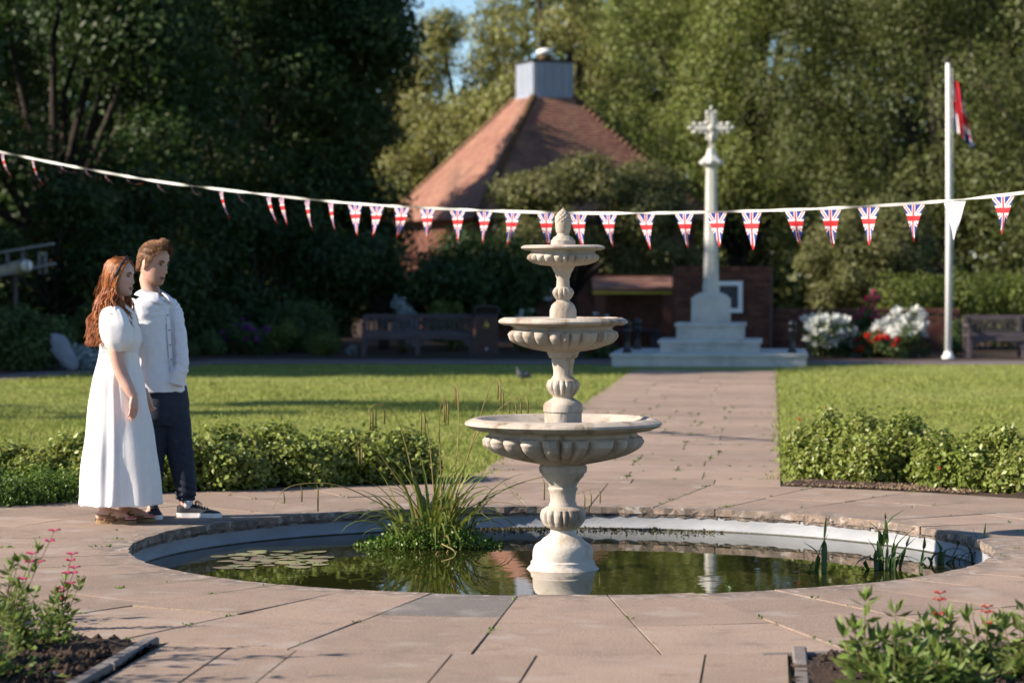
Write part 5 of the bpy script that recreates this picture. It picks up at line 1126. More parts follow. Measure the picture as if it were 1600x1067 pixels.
for i, p in enumerate(C):
    tg = (C[min(i + 1, len(C) - 1)] - C[max(i - 1, 0)]).normalized(); sd = tg.cross(Vector((0, 0, 1))).normalized(); tw = .9 * math.sin(i * .31) + .5 * math.sin(i * .83)
    d = Vector((0, 0, 1)) * math.cos(tw) + sd * math.sin(tw); V += [p + d * .012, p - d * .012]
mb = MB(); mb.add(V, [(2 * i, 2 * i + 1, 2 * i + 3, 2 * i + 2) for i in range(len(C) - 1)], True); mb.build('tape', M_['tape'], bunting)
tdir = Vector((-.69, .73, 0)); tw_ = (W(-.69, .73) - W(0, 0)).normalized()
# pixel column of each pennant's top centre, and how far it is blown aside
PEN = [(-40, .5), (5, .6), (52, .75), (96, .9), (135, .9), (165, 1.0), (198, .95), (246, .9), (300, .95), (346, .55), (372, .95), (420, .6), (440, .4), (480, .35), (517, .3), (555, .15), (589, -.25), (628, -.3), (668, 0), (715, .0), (757, -.1), (801, -.3), (853, .15), (903, .25), (950, .3), (1009, .2), (1069, .22), (1120, .1), (1174, .05), (1242, .3), (1297, .15), (1357, 0), (1427, .0), (1491, -.02), (1566, 0.02), (1640, .1), (1720, .1)]
def t_of(px):
    lo, hi = -7.5, 14.4
    for _ in range(50):
        m = (lo + hi) / 2; b = bp(m); x = 800 + F * b.x / b.y
        if x > px: lo = m
        else: hi = m
    return lo
q = random.Random(4)
for k, (px, blow) in enumerate(PEN):
    tc = t_of(px); pc = W(bp(tc).x, bp(tc).y, np.interp(tc, ts, zs)) - B0; n = 12; V = []; UV = []; hw = .10; H_ = .285 * q.uniform(.95, 1.05); out = Vector((sdx, sdy, 0)) * -1; ph = q.uniform(0, 6)
    yaw = rad(q.uniform(-42, 38)) if blow < .8 else rad(50); twp = Matrix.Rotation(rad(-36 if blow >= .8 else (-26 if px < 530 else 0)), 3, 'Z') @ tw_; ln_k = .62 if blow >= .8 else 1
    tr = Matrix.Rotation(yaw * (.6 if px > 530 else -.25), 3, 'Z') @ twp; ln = H_ * ln_k
    sidev = (CA * Vector((1, 0, 0)) + SA * Vector((0, 1, 0))); tilt = blow * .55 if blow < .8 else 1.0 + .25 * math.sin(k * 2.3)
    for i in range(n + 1):
        u = i / n; tlt = tilt * (u ** .7) ; c = pc + Vector((0, 0, -.010 - ln * u * math.cos(tlt))) + sidev * (ln * u * math.sin(tlt)) + sidev.cross(Vector((0, 0, 1))) * (.045 * math.sin(u * 4 + ph) * u)
        if False: c = pc + Vector((0, 0, -.010 - ln * .14 * math.sin(u * 3.0) - .03 * u)) + sidev * (ln * .55 * u) + sidev.cross(Vector((0, 0, 1))) * (-ln * .5 * u)
        w_ = hw * (1 - u) + .0015; dirv = (twp * (1 - u) + tr * u).normalized()
        for j in range(5):
            s_ = j / 2 - 1; V.append(c - dirv * w_ * s_ + sidev.cross(Vector((0, 0, 1))) * (.02 * math.cos(s_ * 2.2 + ph) * (.3 + u * .7))); UV.append((.5 + s_ * w_ / hw * .55, .5 + (.37 - u) * 1.35))
    Fs = [(i * 5 + j, i * 5 + j + 1, (i + 1) * 5 + j + 1, (i + 1) * 5 + j) for i in range(n) for j in range(4)]
    o = uv_obj('pennant', V, Fs, UV, M_['flag_glare' if px == 1491 else 'flag'], bunting)
    if px == 1491: o['label'] = 'pale pennant whitened by painted glare'

# ================================================================== PIGEON, BIPLANE, BOULDER
Yp = GY(597); t = empty('pigeon', G(816, 597), ALPHA + rad(200), 'grey pigeon standing on the lawn behind the fountain', 'pigeon')
mb = MB(); mb.tube([(-.15, 0, .075), (-.09, 0, .085), (-.03, 0, .10), (.035, 0, .125), (.06, 0, .16), (.065, 0, .185), (.075, 0, .205)], [.012, .032, .05, .052, .034, .022, .016], 12); mb.ball((.075, 0, .205), (.024, .02, .022), 10, 7); mb.tube([(.093, 0, .203), (.115, 0, .198)], [.007, .002], 6)
for s_ in (-1, 1): mb.tube([(-.005, s_ * .022, .07), (.0, s_ * .022, .04), (-.005, s_ * .022, .004)], [.014, .006, .005], 6); mb.tube([(-.012, s_ * .022, .004), (.03, s_ * .022, .003)], [.004, .003], 5)
remesh(mb, 'body', M_['pigeon'], .005, 2, t)
for s_ in (-1, 1): mb = MB(); mb.ball((-.04, s_ * .042, .105), (.085, .014, .034), 10, 6, Matrix.Rotation(rad(18), 3, 'Y')); mb.build('wing', M_['pigeon'], t)
Yw = 47.0; t = empty('model_biplane', W(cx(24, Yw), Yw), ALPHA, 'small weathered model biplane on a post at the left edge', 'model plane')
def lp(px, py, dy=0): return Vector((cx(px, Yw) - cx(24, Yw), dy, ZZ(py, Yw)))
wpaint = mat('weathered paint', (.27, .28, .31), (.2, .2, .22), scale=6, rough=.8)
for (a, b) in (((-60, 405), (84, 381)), ((-50, 441), (86, 412))): mb = MB(); mb.bar(lp(*a), lp(*b), .30, .035); mb.build('wing', wpaint, t)
for px in (12, 36, 62, 71):
    for dy in (-.1, .1): mb = MB(); mb.tube([lp(px, 393, dy), lp(px + 1, 428, dy)], .012, 6); mb.build('strut', wpaint, t)
mb = MB(); mb.tube([lp(-60, 434, .1), lp(-20, 428, .05), lp(20, 420, 0), lp(40, 416, -.1), lp(48, 415, -.2)], [.03, .08, .13, .13, .10], 12); mb.build('fuselage', mat('canvas body', (.5, .48, .40), (.38, .36, .30), scale=8, rough=.9), t)
mb = MB(); mb.tube([lp(42, 416, -.18), lp(48, 415, -.30)], [.13, .09], 12); mb.build('cowling', M_['white'], t)
mb = MB(); mb.bar(lp(48, 402, -.33), lp(50, 430, -.33), .03, .015); mb.build('propeller', M_['wood'], t)
for s_ in (-.12, .12): mb = MB(); mb.tube([lp(20, 428, s_ * .5), lp(18, 446, s_)], .012, 6); mb.lathe([(.05, -.02), (.05, .02)], 12, c=lp(18, 446, s_)); mb.build('wheel', M_['dark'], t)
mb = MB(); mb.tube([lp(24, 570 - 16), lp(24, 425)], .04, 8); mb.build('post', M_['wood'], t)
Yr = 43.5; o = MB(); o.ball((0, 0, .33), (.16, .09, .38), 14, 10, Matrix.Rotation(rad(-32), 3, 'Y')); me = o.mesh('boulder', M_['stone'])
for v in me.vertices: v.co.x += .02 * math.sin(v.co.z * 14); v.co.z = max(v.co.z * (1 + .06 * math.sin(v.co.x * 9)), -.05)
o = link('boulder', me); o.location = W(cx(98, Yr), Yr); o.rotation_euler.z = ALPHA; tag(o, 'pale blue grey boulder leaning among the shrubs left of the woman', 'boulder')

# ================================================================== PEOPLE
def head_solid(mb, M, s=1.0, nose=1.0, jaw=1.0):
    """sculpted head facing +X, crown +.115, chin -.115, placed by matrix M"""
    zk = np.array([-.118, -.112, -.10, -.085, -.06, -.03, 0, .03, .06, .088, .105, .115])
    fx = np.array([.058, .071, .080, .083, .081, .080, .082, .084, .078, .060, .036, .004])
    bx = np.array([.012, -.004, -.020, -.038, -.062, -.085, -.096, -.101, -.096, -.077, -.048, -.004])
    hw = np.array([.014, .028 * jaw, .041 * jaw, .050 * jaw, .058 * jaw, .065, .070, .0745, .073, .058, .038, .004])
    n, seg = 72, 96; V = []
    g = lambda v, c, w_: math.exp(-((v - c) / w_) ** 2)
    for i in range(n):
        z = -.118 + .233 * i / (n - 1); f, b, h = np.interp(z, zk, fx), np.interp(z, zk, bx), np.interp(z, zk, hw); c = (f + b) / 2 * .6 - .004
        for k in range(seg):
            a = 2 * math.pi * k / seg; ca, sa = math.cos(a), math.sin(a)
            x = c + ((f - c) if ca > 0 else (c - b)) * math.copysign(abs(ca) ** .88, ca); y = h * math.copysign(abs(sa) ** .92, sa)
            if ca > 0:
                nz = np.interp(z, [-.046, -.040, -.032, -.012, .014, .022], [0, .012, .026, .016, .004, 0]) * nose; nw = np.interp(z, [-.045, -.03, .015], [.017, .014, .009])
                x += nz * g(y, 0, nw)
                x += .006 * g(z, -.060, .006) * g(y, 0, .020) + .006 * g(z, -.074, .006) * g(y, 0, .017) - .004 * g(z, -.067, .003) * g(y, 0, .022)
                x -= .011 * g(z, .010, .012) * (g(y, .032, .014) + g(y, -.032, .014)); x += .005 * g(z, .027, .008) * (g(y, .03, .02) + g(y, -.03, .02))
                x += .004 * g(z, -.022, .016) * (g(y, .042, .014) + g(y, -.042, .014)); x += .007 * g(z, -.101, .011) * g(y, 0, .02); x -= .004 * g(z, -.088, .006) * g(y, 0, .02)
            V.append(M @ Vector((x * s, y * s, z * s)))
    V.append(M @ Vector((.04 * s, 0, -.1185 * s))); V.append(M @ Vector((0, 0, .1155 * s)))
    Fs = [(i * seg + k, i * seg + (k + 1) % seg, (i + 1) * seg + (k + 1) % seg, (i + 1) * seg + k) for i in range(n - 1) for k in range(seg)]
    t = n * seg; Fs += [(t, (k + 1) % seg, k) for k in range(seg)] + [(t + 1, (n - 1) * seg + k, (n - 1) * seg + (k + 1) % seg) for k in range(seg)]
    mb.add(V, Fs, True)
    for sd in (-1, 1):
        R = M.to_3x3() @ Matrix.Rotation(rad(20) * sd, 3, 'Z') @ Matrix.Rotation(rad(-12), 3, 'Y')
        mb.ball(M @ Vector((-.010 * s, sd * .073 * s, -.006 * s)), (.018 * s, .008 * s, .031 * s), 12, 10, R)
        mb.ball(M @ Vector((-.004 * s, sd * .070 * s, -.032 * s)), (.009 * s, .006 * s, .011 * s), 8, 6, R)
def face_parts(root, M, s, brow_mat=None):
    for sd in (-1, 1):
        mb = MB(); mb.ball(M @ Vector((.064 * s, sd * .031 * s, .008 * s)), (.0125 * s, .0135 * s, .0075 * s), 12, 8, M.to_3x3()); e = mb.build('eye', M_['eye'], root)
        mb = MB(); mb.ball(M @ Vector((.0735 * s, sd * .030 * s, .0075 * s)), (.0045 * s, .0068 * s, .0066 * s), 10, 6, M.to_3x3()); mb.build('iris', M_['iris'], e)
        mb = MB(); mb.tube([M @ Vector((.0745 * s, sd * .017 * s, .0155 * s)), M @ Vector((.0755 * s, sd * .031 * s, .0185 * s)), M @ Vector((.066 * s, sd * .046 * s, .011 * s))], [.0016 * s, .0026 * s, .0012 * s], 6); mb.build('lash', M_['brow'], e)
        mb = MB(); mb.tube([M @ Vector((.0835 * s, sd * .016 * s, .026 * s)), M @ Vector((.0825 * s, sd * .032 * s, .032 * s)), M @ Vector((.068 * s, sd * .052 * s, .027 * s))], [.0036 * s, .0046 * s, .002 * s], 6); mb.build('eyebrow', M_['brow'], root)
    mb = MB()
    for z, r_ in ((-.0602, .0044), (-.0745, .0050)):
        mb.tube([M @ Vector((x * s, y * s, z * s + (.003 * s if abs(y) > .015 else 0))) for x, y in ((.076, -.022), (.0845, -.011), (.0868, 0), (.0845, .011), (.076, .022))], [.0012 * s, r_ * .8 * s, r_ * s, r_ * .8 * s, .0012 * s], 8)
    lp_ = mb.build('lips', M_['lips'], root)
    mb = MB(); mb.tube([M @ Vector((x * s, y * s, z * s)) for x, y, z in ((.077, -.024, -.0645), (.0845, -.012, -.0668), (.0865, 0, -.0672), (.0845, .012, -.0668), (.077, .024, -.0645))], [.001 * s, .0018 * s, .002 * s, .0018 * s, .001 * s], 6); mb.build('mouth_line', M_['iris'], lp_)
def hand_solid(mb, wrist, along, palmn, L=.18, side=1, curl=.5):
    """five separate bent fingers; along = towards fingertips, palmn = palm normal, side = thumb side sign"""
    a = Vector(along).normalized(); nrm = Vector(palmn); nrm = (nrm - a * nrm.dot(a)).normalized(); s_ = a.cross(nrm).normalized() * side; w0 = Vector(wrist)
    pl = L * .52
    mb.tube([w0 - a * .02, w0, w0 + a * pl * .5, w0 + a * pl], [.022, .023, .026, .022], 12, flat=1.0)
    for k, off in enumerate((-.030, -.010, .010, .030)):
        mb.tube([w0 + a * .01 + s_ * off * .5, w0 + a * pl * .6 + s_ * off * .9, w0 + a * pl + s_ * off], [.014, .013, .0105], 8)
    for off, ln, r_ in ((.032, .40, .0088), (.011, .46, .0092), (-.010, .43, .0088), (-.030, .34, .0078)):
        p = w0 + a * pl * .95 + s_ * off; P = [p - a * .015]; ang = .12 + curl * .15; seg = L * ln / 3; d = a
        for j in range(3):
            d = (a * math.cos(ang) + nrm * math.sin(ang)).normalized(); p = p + d * seg * (1.15 - .15 * j); P.append(p); ang += curl * (.55 + .1 * j)
        mb.tube(P, [r_ * 1.1, r_, r_ * .93, r_ * .72], 8); mb.ball(P[-1], r_ * .74, 8, 6)
    b = w0 + a * L * .12 + s_ * .022; t1 = b + (a * .75 + s_ * .55 + nrm * .25).normalized() * L * .2; t2 = t1 + (a * .92 + s_ * .12 + nrm * .3).normalized() * L * .17; t3 = t2 + (a * .95 - s_ * .1 + nrm * .3).normalized() * L * .13
    mb.tube([b - s_ * .01, b, t1, t2, t3], [.014, .0145, .012, .0105, .008], 8); mb.ball(t3, .008, 8, 6)
def ring_loft(mb, rows, n=60, seg=64, yaw=0.0, fn=None, cxy=(0, 0)):
    """rows: z, cx, cy, half width along the body's facing, half width across; closed loft"""
    C = cr(rows, n); V = []; R = Matrix.Rotation(yaw, 3, 'Z')
    for i, (z, x, yv, a_, b_) in enumerate(C):
        for k in range(seg):
            t = 2 * math.pi * k / seg; f = fn(i / (n - 1), t) if fn else 1.0
            ex = 2.3; ct, st = math.cos(t), math.sin(t); p = R @ Vector((a_ * f * math.copysign(abs(ct) ** (2 / ex), ct), b_ * f * math.copysign(abs(st) ** (2 / ex), st), 0)); V.append((x + p.x, yv + p.y, z))
    Fs = [(i * seg + k, i * seg + (k + 1) % seg, (i + 1) * seg + (k + 1) % seg, (i + 1) * seg + k) for i in range(n - 1) for k in range(seg)]
    if C[0][0] > C[-1][0]: Fs = [tuple(reversed(f)) for f in Fs]
    Fs.append(tuple(range(seg))); Fs.append(tuple((n - 1) * seg + k for k in range(seg)))
    mb.add(V, Fs, True)

# ---------------------------------------------------------------- the man
YM = 16.85; km = YM / F
man = empty('person', W(cx(270, YM), YM), ALPHA, 'man in untucked white shirt, dark navy trousers and navy sneakers, standing behind the woman', 'person')
mx = lambda px: (px - 270) * km
mz = lambda py: (808 - py) * km
MH = Matrix.Translation((mx(240.5), .0, mz(411))) @ Matrix.Rotation(rad(-30), 4, 'Z') @ Matrix.Rotation(rad(14), 4, 'Y')
hs = 1.14
mb = MB(); head_solid(mb, MH, hs, 1.12, 1.06)
neck = Vector((mx(238), .01, mz(462)))
mb.tube([MH @ Vector((-.022, 0, -.05)), MH @ Vector((-.026, 0, -.11)), neck, neck + Vector((0, 0, -.06))], [.052, .053, .060, .075], 20)
ring_loft(mb, [(mz(458), mx(240), .01, .05, .06), (mz(470), mx(241), .01, .07, .13), (mz(500), mx(242), .01, .085, .15), (mz(560), mx(243), .01, .08, .135), (mz(610), mx(250), .01, .085, .14), (mz(650), mx(255), .01, .075, .13)], 24, 32, rad(-40))
aL = [(mx(266), .05, mz(478)), (mx(281), .05, mz(546)), (mx(277), .02, mz(592))]; aR = [(mx(213), -.07, mz(478)), (mx(217), -.07, mz(548)), (mx(228), -.05, mz(596))]
mb.tube(aL, [.042, .036, .026], 14); mb.tube(aR, [.042, .036, .026], 14)
hand_solid(mb, (mx(276), .02, mz(592)), (-.2, .0, -1), (-1, .2, 0), .15, 1, .25)
hand_solid(mb, (mx(228), -.05, mz(594)), (.35, 0, -1), (-.3, 1, 0), .15, -1, 1.1)
lL = [(mx(268), .03, mz(640)), (mx(283), .02, mz(715)), (mx(289), .02, mz(790)), (mx(289), .02, mz(800))]; lR = [(mx(240), .0, mz(640)), (mx(239), -.02, mz(715)), (mx(236), .05, mz(790)), (mx(236), .05, mz(800))]
for l in (lL, lR): mb.tube(l, [.085, .062, .036, .036], 16)
mb.tube([(mx(287), .02, mz(797)), (mx(312), 0, mz(801)), (mx(335), -.01, mz(803))], [.035, .032, .022], 12); mb.tube([(mx(236), .05, mz(797)), (mx(235), -.04, mz(801)), (mx(234), -.10, mz(803))], [.035, .032, .022], 12)
skm = M_['skin']; t_ = skm.node_tree; N_ = t_.nodes; L_n = t_.links      # short stubble on jaw and chin
tc_ = N_.new('ShaderNodeTexCoord'); vd_ = N_.new('ShaderNodeVectorMath'); vd_.operation = 'DISTANCE'; vd_.inputs[1].default_value = MH @ Vector((.045 * hs, 0, -.105 * hs)); L_n.new(tc_.outputs['Object'], vd_.inputs[0])
mr_ = N_.new('ShaderNodeMapRange'); mr_.inputs[1].default_value = .045; mr_.inputs[2].default_value = .085; mr_.inputs[3].default_value = .6; mr_.inputs[4].default_value = 0.0; L_n.new(vd_.outputs['Value'], mr_.inputs[0])
b0_ = N_['Principled BSDF'].inputs['Base Color']; src_ = b0_.links[0].from_socket; mx_ = N_.new('ShaderNodeMix'); mx_.data_type = 'RGBA'; L_n.new(mr_.outputs[0], mx_.inputs[0]); L_n.new(src_, mx_.inputs[6]); mx_.inputs[7].default_value = (.26, .14, .09, 1); L_n.new(mx_.outputs[2], b0_)
remesh(mb, 'body', M_['skin'], .0042, 1, man)
face_parts(man, MH, hs)
# stubble shade along the jaw is left to the skin; short brown hair swept up at the front
hb = MB(); q = random.Random(21)
def scalp(u, v, off=0.0):
    """u azimuth (0 = front), v elevation 0..1 over the skull"""
    el = v * math.pi / 2; ca, sa = math.cos(u), math.sin(u)
    return Vector(((.083 if ca > 0 else .100) * ca * math.cos(el) * (1 + off), .0755 * sa * math.cos(el) * (1 + off), .012 + .106 * math.sin(el) * (1 + off) ))
def hair_lock(mb, P, r0, seg=5, flat=.5): mb.tube(P, [r0 * .8] + [r0 * (1 - .15 * i / len(P)) for i in range(1, len(P) - 1)] + [r0 * .25], seg, flat=flat)
cap = MB(); nu, nv = 48, 16; V = []
def hairline(u):
    a = abs(math.atan2(math.sin(u), math.cos(u)))
    return np.interp(a, [0, .75, 1.05, 1.25, 1.45, 1.62, 1.85, 2.05, 2.6, 3.15], [.50, .46, .18, -.02, -.20, .10, .04, -.32, -.50, -.54])
def skull(u, v, off):
    el = v * math.pi / 2; ca, sa = math.cos(u), math.sin(u); z = .012 + .106 * math.sin(el)
    if v < 0: c = 1 - .25 * v * v; rx = (.083 if ca > 0 else .098) * c; ry = .073 * c
    else: c = math.cos(el) ** .85; rx = (.084 if ca > 0 else .101) * c; ry = .0755 * c
    return Vector((rx * ca + off * ca * math.cos(el) , ry * sa + off * sa * math.cos(el), z + off * max(0, math.sin(el))))
for j in range(nv + 1):
    for i in range(nu):
        u = 2 * math.pi * i / nu; h0 = hairline(u); v = h0 + (.995 - h0) * j / nv; a = abs(math.atan2(math.sin(u), math.cos(u)))
        off = np.interp(v, [-.7, -.2, .2, .5, 1], [.002, .005, .008, .011, .012]); V.append(MH @ (skull(u, v, off) * hs))
cap.add(V, [(j * nu + i, j * nu + (i + 1) % nu, (j + 1) * nu + (i + 1) % nu, (j + 1) * nu + i) for j in range(nv) for i in range(nu)], True)
for _ in range(2600):
    u = q.uniform(-math.pi, math.pi); h0 = hairline(u); v = h0 + (1 - h0) * q.random() ** 1.1; p = skull(u, v, .004); a = abs(u)
    front = max(0, math.cos(u)) * max(0, v); L_ = .014 + .038 * max(0, min(1, (v - .1) * 1.4)) * q.uniform(.7, 1.2)
    if v > .2:
        d = Vector((.9, -.30 + q.uniform(-.25, .25), -.05 + .35 * front)).normalized()
        up = Vector((0, 0, 1)); P = [p, p + d * L_ * .35 + up * .006, p + d * L_ * .7 + up * (.004 + .008 * front), p + d * L_ * .95 + up * (-.004 + .008 * front)]
        nrm = skull(u, v, .03) - p; P = [x + nrm.normalized() * (.006 + .002 * k) for k, x in enumerate(P)]
    else:
        nrm = (skull(u, v, .03) - p).normalized(); d = Vector((-.5 * math.copysign(1, math.cos(u) + .4), 0, -1)).normalized(); P = [p + nrm * .003, p + d * L_ * .35 + nrm * .0055, p + d * L_ * .7 + nrm * .003]
    hair_lock(hb, [MH @ (x * hs) for x in P], q.uniform(.0011, .0020) * hs, 4, .7)
hb.v, hb.f, hb.sm = hb.v, hb.f, hb.sm
hair = hb.build('hair', M_['hair_m'], man); cap.build('hair_base', M_['hair_m'], hair)
# shirt
sb = MB(); yw = rad(-40)
ring_loft(sb, [(mz(461), mx(239), .01, .066, .074), (mz(465), mx(240), .01, .080, .11), (mz(470), mx(241), .01, .094, .155), (mz(480), mx(242), .01, .108, .178), (mz(500), mx(241.5), .01, .118, .168), (mz(530), mx(241), .01, .120, .152), (mz(565), mx(243.5), .01, .124, .156), (mz(590), mx(247.5), .012, .134, .180), (mz(609), mx(250), .012, .140, .19), (mz(613), mx(250), .012, .138, .188)], 60, 72, yw)
SL = [Vector((mx(257), .04, mz(476))), Vector((mx(270), .03, mz(488))), Vector((mx(279.5), .0, mz(520))), Vector((mx(284.5), -.035, mz(550))), Vector((mx(284.5), -.07, mz(574))), Vector((mx(277), -.085, mz(600)))]
sb.tube(cr([tuple(v) for v in SL], 20), list(np.interp(np.linspace(0, 1, 20), [0, .2, .5, .7, 1], [.058, .062, .052, .050, .050])), 24)
SR = [Vector((mx(221), -.06, mz(474))), Vector((mx(213), -.075, mz(490))), Vector((mx(213), -.08, mz(520))), Vector((mx(216), -.08, mz(552))), Vector((mx(225), -.06, mz(590)))]
sb.tube(cr([tuple(v) for v in SR], 20), list(np.interp(np.linspace(0, 1, 20), [0, .2, .6, 1], [.070, .068, .056, .040])), 24)
def shirt_wr(co):
    d = .0048 * sinnoise(co * np.array([1, 1, .5]), 26, 3) + .0016 * sinnoise(co, 75, 4)
    arm = np.exp(-((co[:, 0] - mx(283)) / .07) ** 2) * np.exp(-((co[:, 2] - mz(556)) / .12) ** 2)
    d += arm * .0035 * np.sin(co[:, 2] * 95 + co[:, 0] * 90 + 2.5 * np.sin(co[:, 1] * 24 + co[:, 2] * 9))
    ax_, az_, bx_, bz_ = mx(268.5), mz(484), mx(274.5), mz(572)          # seam where the sleeve leaves the body
    tt = np.clip(((co[:, 0] - ax_) * (bx_ - ax_) + (co[:, 2] - az_) * (bz_ - az_)) / ((bx_ - ax_) ** 2 + (bz_ - az_) ** 2), 0, 1)
    ds = np.hypot(co[:, 0] - ax_ - tt * (bx_ - ax_), co[:, 2] - az_ - tt * (bz_ - az_)); d -= .016 * np.exp(-(ds / .011) ** 2) * (co[:, 1] < .03)
    rd = np.arctan2(co[:, 2] - mz(490), co[:, 0] - mx(268)); rr_ = np.hypot(co[:, 2] - mz(490), co[:, 0] - mx(268)); d += .0026 * np.sin(rd * 14 + rr_ * 9) * np.exp(-((rr_ - .12) / .09) ** 2)
    cuff = np.exp(-((co[:, 2] - mz(579)) / .012) ** 2) * (co[:, 0] > mx(276)); d += .007 * cuff
    low = np.clip((mz(560) - co[:, 2]) / .2, 0, 1); d += low * .005 * np.sin((co[:, 0] * math.cos(yw) + co[:, 1] * math.sin(yw)) * 45 + co[:, 2] * 12)
    return d
# the front parts below the last button, curved hem
shirt = remesh(sb, 'shirt', M_['shirt'], .0062, 4, man, shirt_wr)
for v in shirt.data.vertices:                            # rounded shirt tails, open triangle at the front
    if v.co.z < mz(588):
        f = (v.co.x - mx(250)) * math.cos(yw) + (v.co.y - .012) * math.sin(yw); l = -(v.co.x - mx(250)) * math.sin(yw) + (v.co.y - .012) * math.cos(yw)
        if f > .02 and v.co.z < mz(600): v.co.z += max(0, .008 - abs(l - .0) * .2) * min(1, (mz(600) - v.co.z) / .04)
FW = Vector((math.cos(yw), math.sin(yw), 0)); LW = Vector((-math.sin(yw), math.cos(yw), 0))
def chest(py, off=0.0, lat=0.0):
    a_ = np.interp(py, [458, 470, 480, 500, 530, 565, 590, 609], [.066, .094, .108, .122, .126, .128, .135, .14]); return Vector((mx(np.interp(py, [458, 530, 565, 609], [240, 243, 245, 250])), .01, mz(py))) + FW * (a_ + off) + LW * lat
mb = MB(); C = [chest(py, .0035) for py in np.linspace(463, 596, 16)]
V = []; 
for c in C: V += [c - LW * .016, c - LW * .014 + FW * .003, c + LW * .014 + FW * .003, c + LW * .016]
mb.add(V, [(i * 4 + k, i * 4 + k + 1, (i + 1) * 4 + k + 1, (i + 1) * 4 + k) for i in range(15) for k in range(3)]); mb.build('placket', M_['shirt'], shirt)
for py in (470, 492, 515, 538, 561, 584): mb = MB(); c = chest(py, .0065); mb.tube([c, c + FW * .004], .006, 10); mb.build('button', M_['button'], shirt)
# collar: stand plus two pointed leaves
def leafcollar(sd):
    nn = 14; V = []
    for i in range(nn + 1):
        u = i / nn; a = math.pi - u * (math.pi - .22); dx, dy = math.cos(a), math.sin(a) * sd; base = Vector((mx(239), .01, 0)); top = base + FW * (.070 * dx) + LW * (.064 * dy) + Vector((0, 0, mz(449) - .036 * u ** 1.3)); drop = .036 + .040 * max(0, u - .5) / .5
        bot = top + (FW * dx * .30 + LW * dy * .38).normalized() * (.055 + .03 * max(0, u - .5)) + Vector((0, 0, -drop)); inn = base + FW * (.066 * dx) + LW * (.062 * dy) + Vector((0, 0, mz(462)))
        V += [inn, top, top * .4 + bot * .6 + (FW * dx + LW * dy) * .006, bot]
    return V, [(i * 4 + k, i * 4 + k + 1, (i + 1) * 4 + k + 1, (i + 1) * 4 + k) for i in range(nn) for k in range(3)]
for sd in (-1, 1):
    mb = MB(); V, Fs = leafcollar(sd); mb.add(V, Fs, True); o = mb.build('collar', M_['shirt'], shirt); sol = o.modifiers.new('t', 'SOLIDIFY'); sol.thickness = .004
# trousers
tb = MB()
ring_loft(tb, [(mz(585), mx(252), .012, .105, .150), (mz(605), mx(255), .012, .118, .165), (mz(630), mx(257), .012, .125, .172), (mz(652), mx(258), .012, .120, .165), (mz(664), mx(258), .012, .10, .14)], 24, 48, yw)
TL = [(mx(267), .03, mz(630)), (mx(273), .03, mz(660)), (mx(277), .03, mz(690)), (mx(283), .03, mz(725)), (mx(287), .03, mz(752)), (mx(290), .028, mz(772)), (mx(291), .025, mz(783))]
tb.tube(cr(TL, 26), list(np.interp(np.linspace(0, 1, 26), [0, .17, .33, .5, .67, .85, .93, 1], [.100, .100, .092, .085, .078, .062, .046, .043])), 28)
TR = [(mx(247), .0, mz(630)), (mx(243), -.01, mz(660)), (mx(240), -.02, mz(690)), (mx(238), -.01, mz(725)), (mx(236), .02, mz(752)), (mx(235), .04, mz(772)), (mx(235), .045, mz(785))]
tb.tube(cr(TR, 26), list(np.interp(np.linspace(0, 1, 26), [0, .17, .33, .5, .67, .85, 1], [.090, .085, .078, .075, .068, .055, .045])), 28)
def tr_wr(co):
    d = .003 * sinnoise(co * np.array([1, 1, .4]), 30, 8) + .0015 * sinnoise(co, 70, 9); ank = np.exp(-((co[:, 2] - mz(770)) / .06) ** 2); d += ank * .006 * np.sin(co[:, 2] * 130 + co[:, 0] * 60); return d
trousers = remesh(tb, 'trousers', M_['trouser'], .0065, 3, man, tr_wr)
kn = Vector((mx(281), -.018, mz(779))); mb = MB()       # tied cuff strap
for d in ((-.03, -.01, .05), (.03, -.012, .045), (-.028, -.015, .012), (.03, -.015, -.005)): mb.tube([kn, kn + Vector(d) * .6 + Vector((0, -.012, 0)), kn + Vector(d)], [.006, .009, .003], 6, flat=.4)
mb.ball(kn, (.014, .012, .014), 8, 6); mb.lathe([(.052, -.012), (.054, 0), (.052, .012)], 20, c=(mx(290.5), .025, mz(779)), capb=False, capt=False); mb.build('cuff_tie', M_['trouser'], trousers)
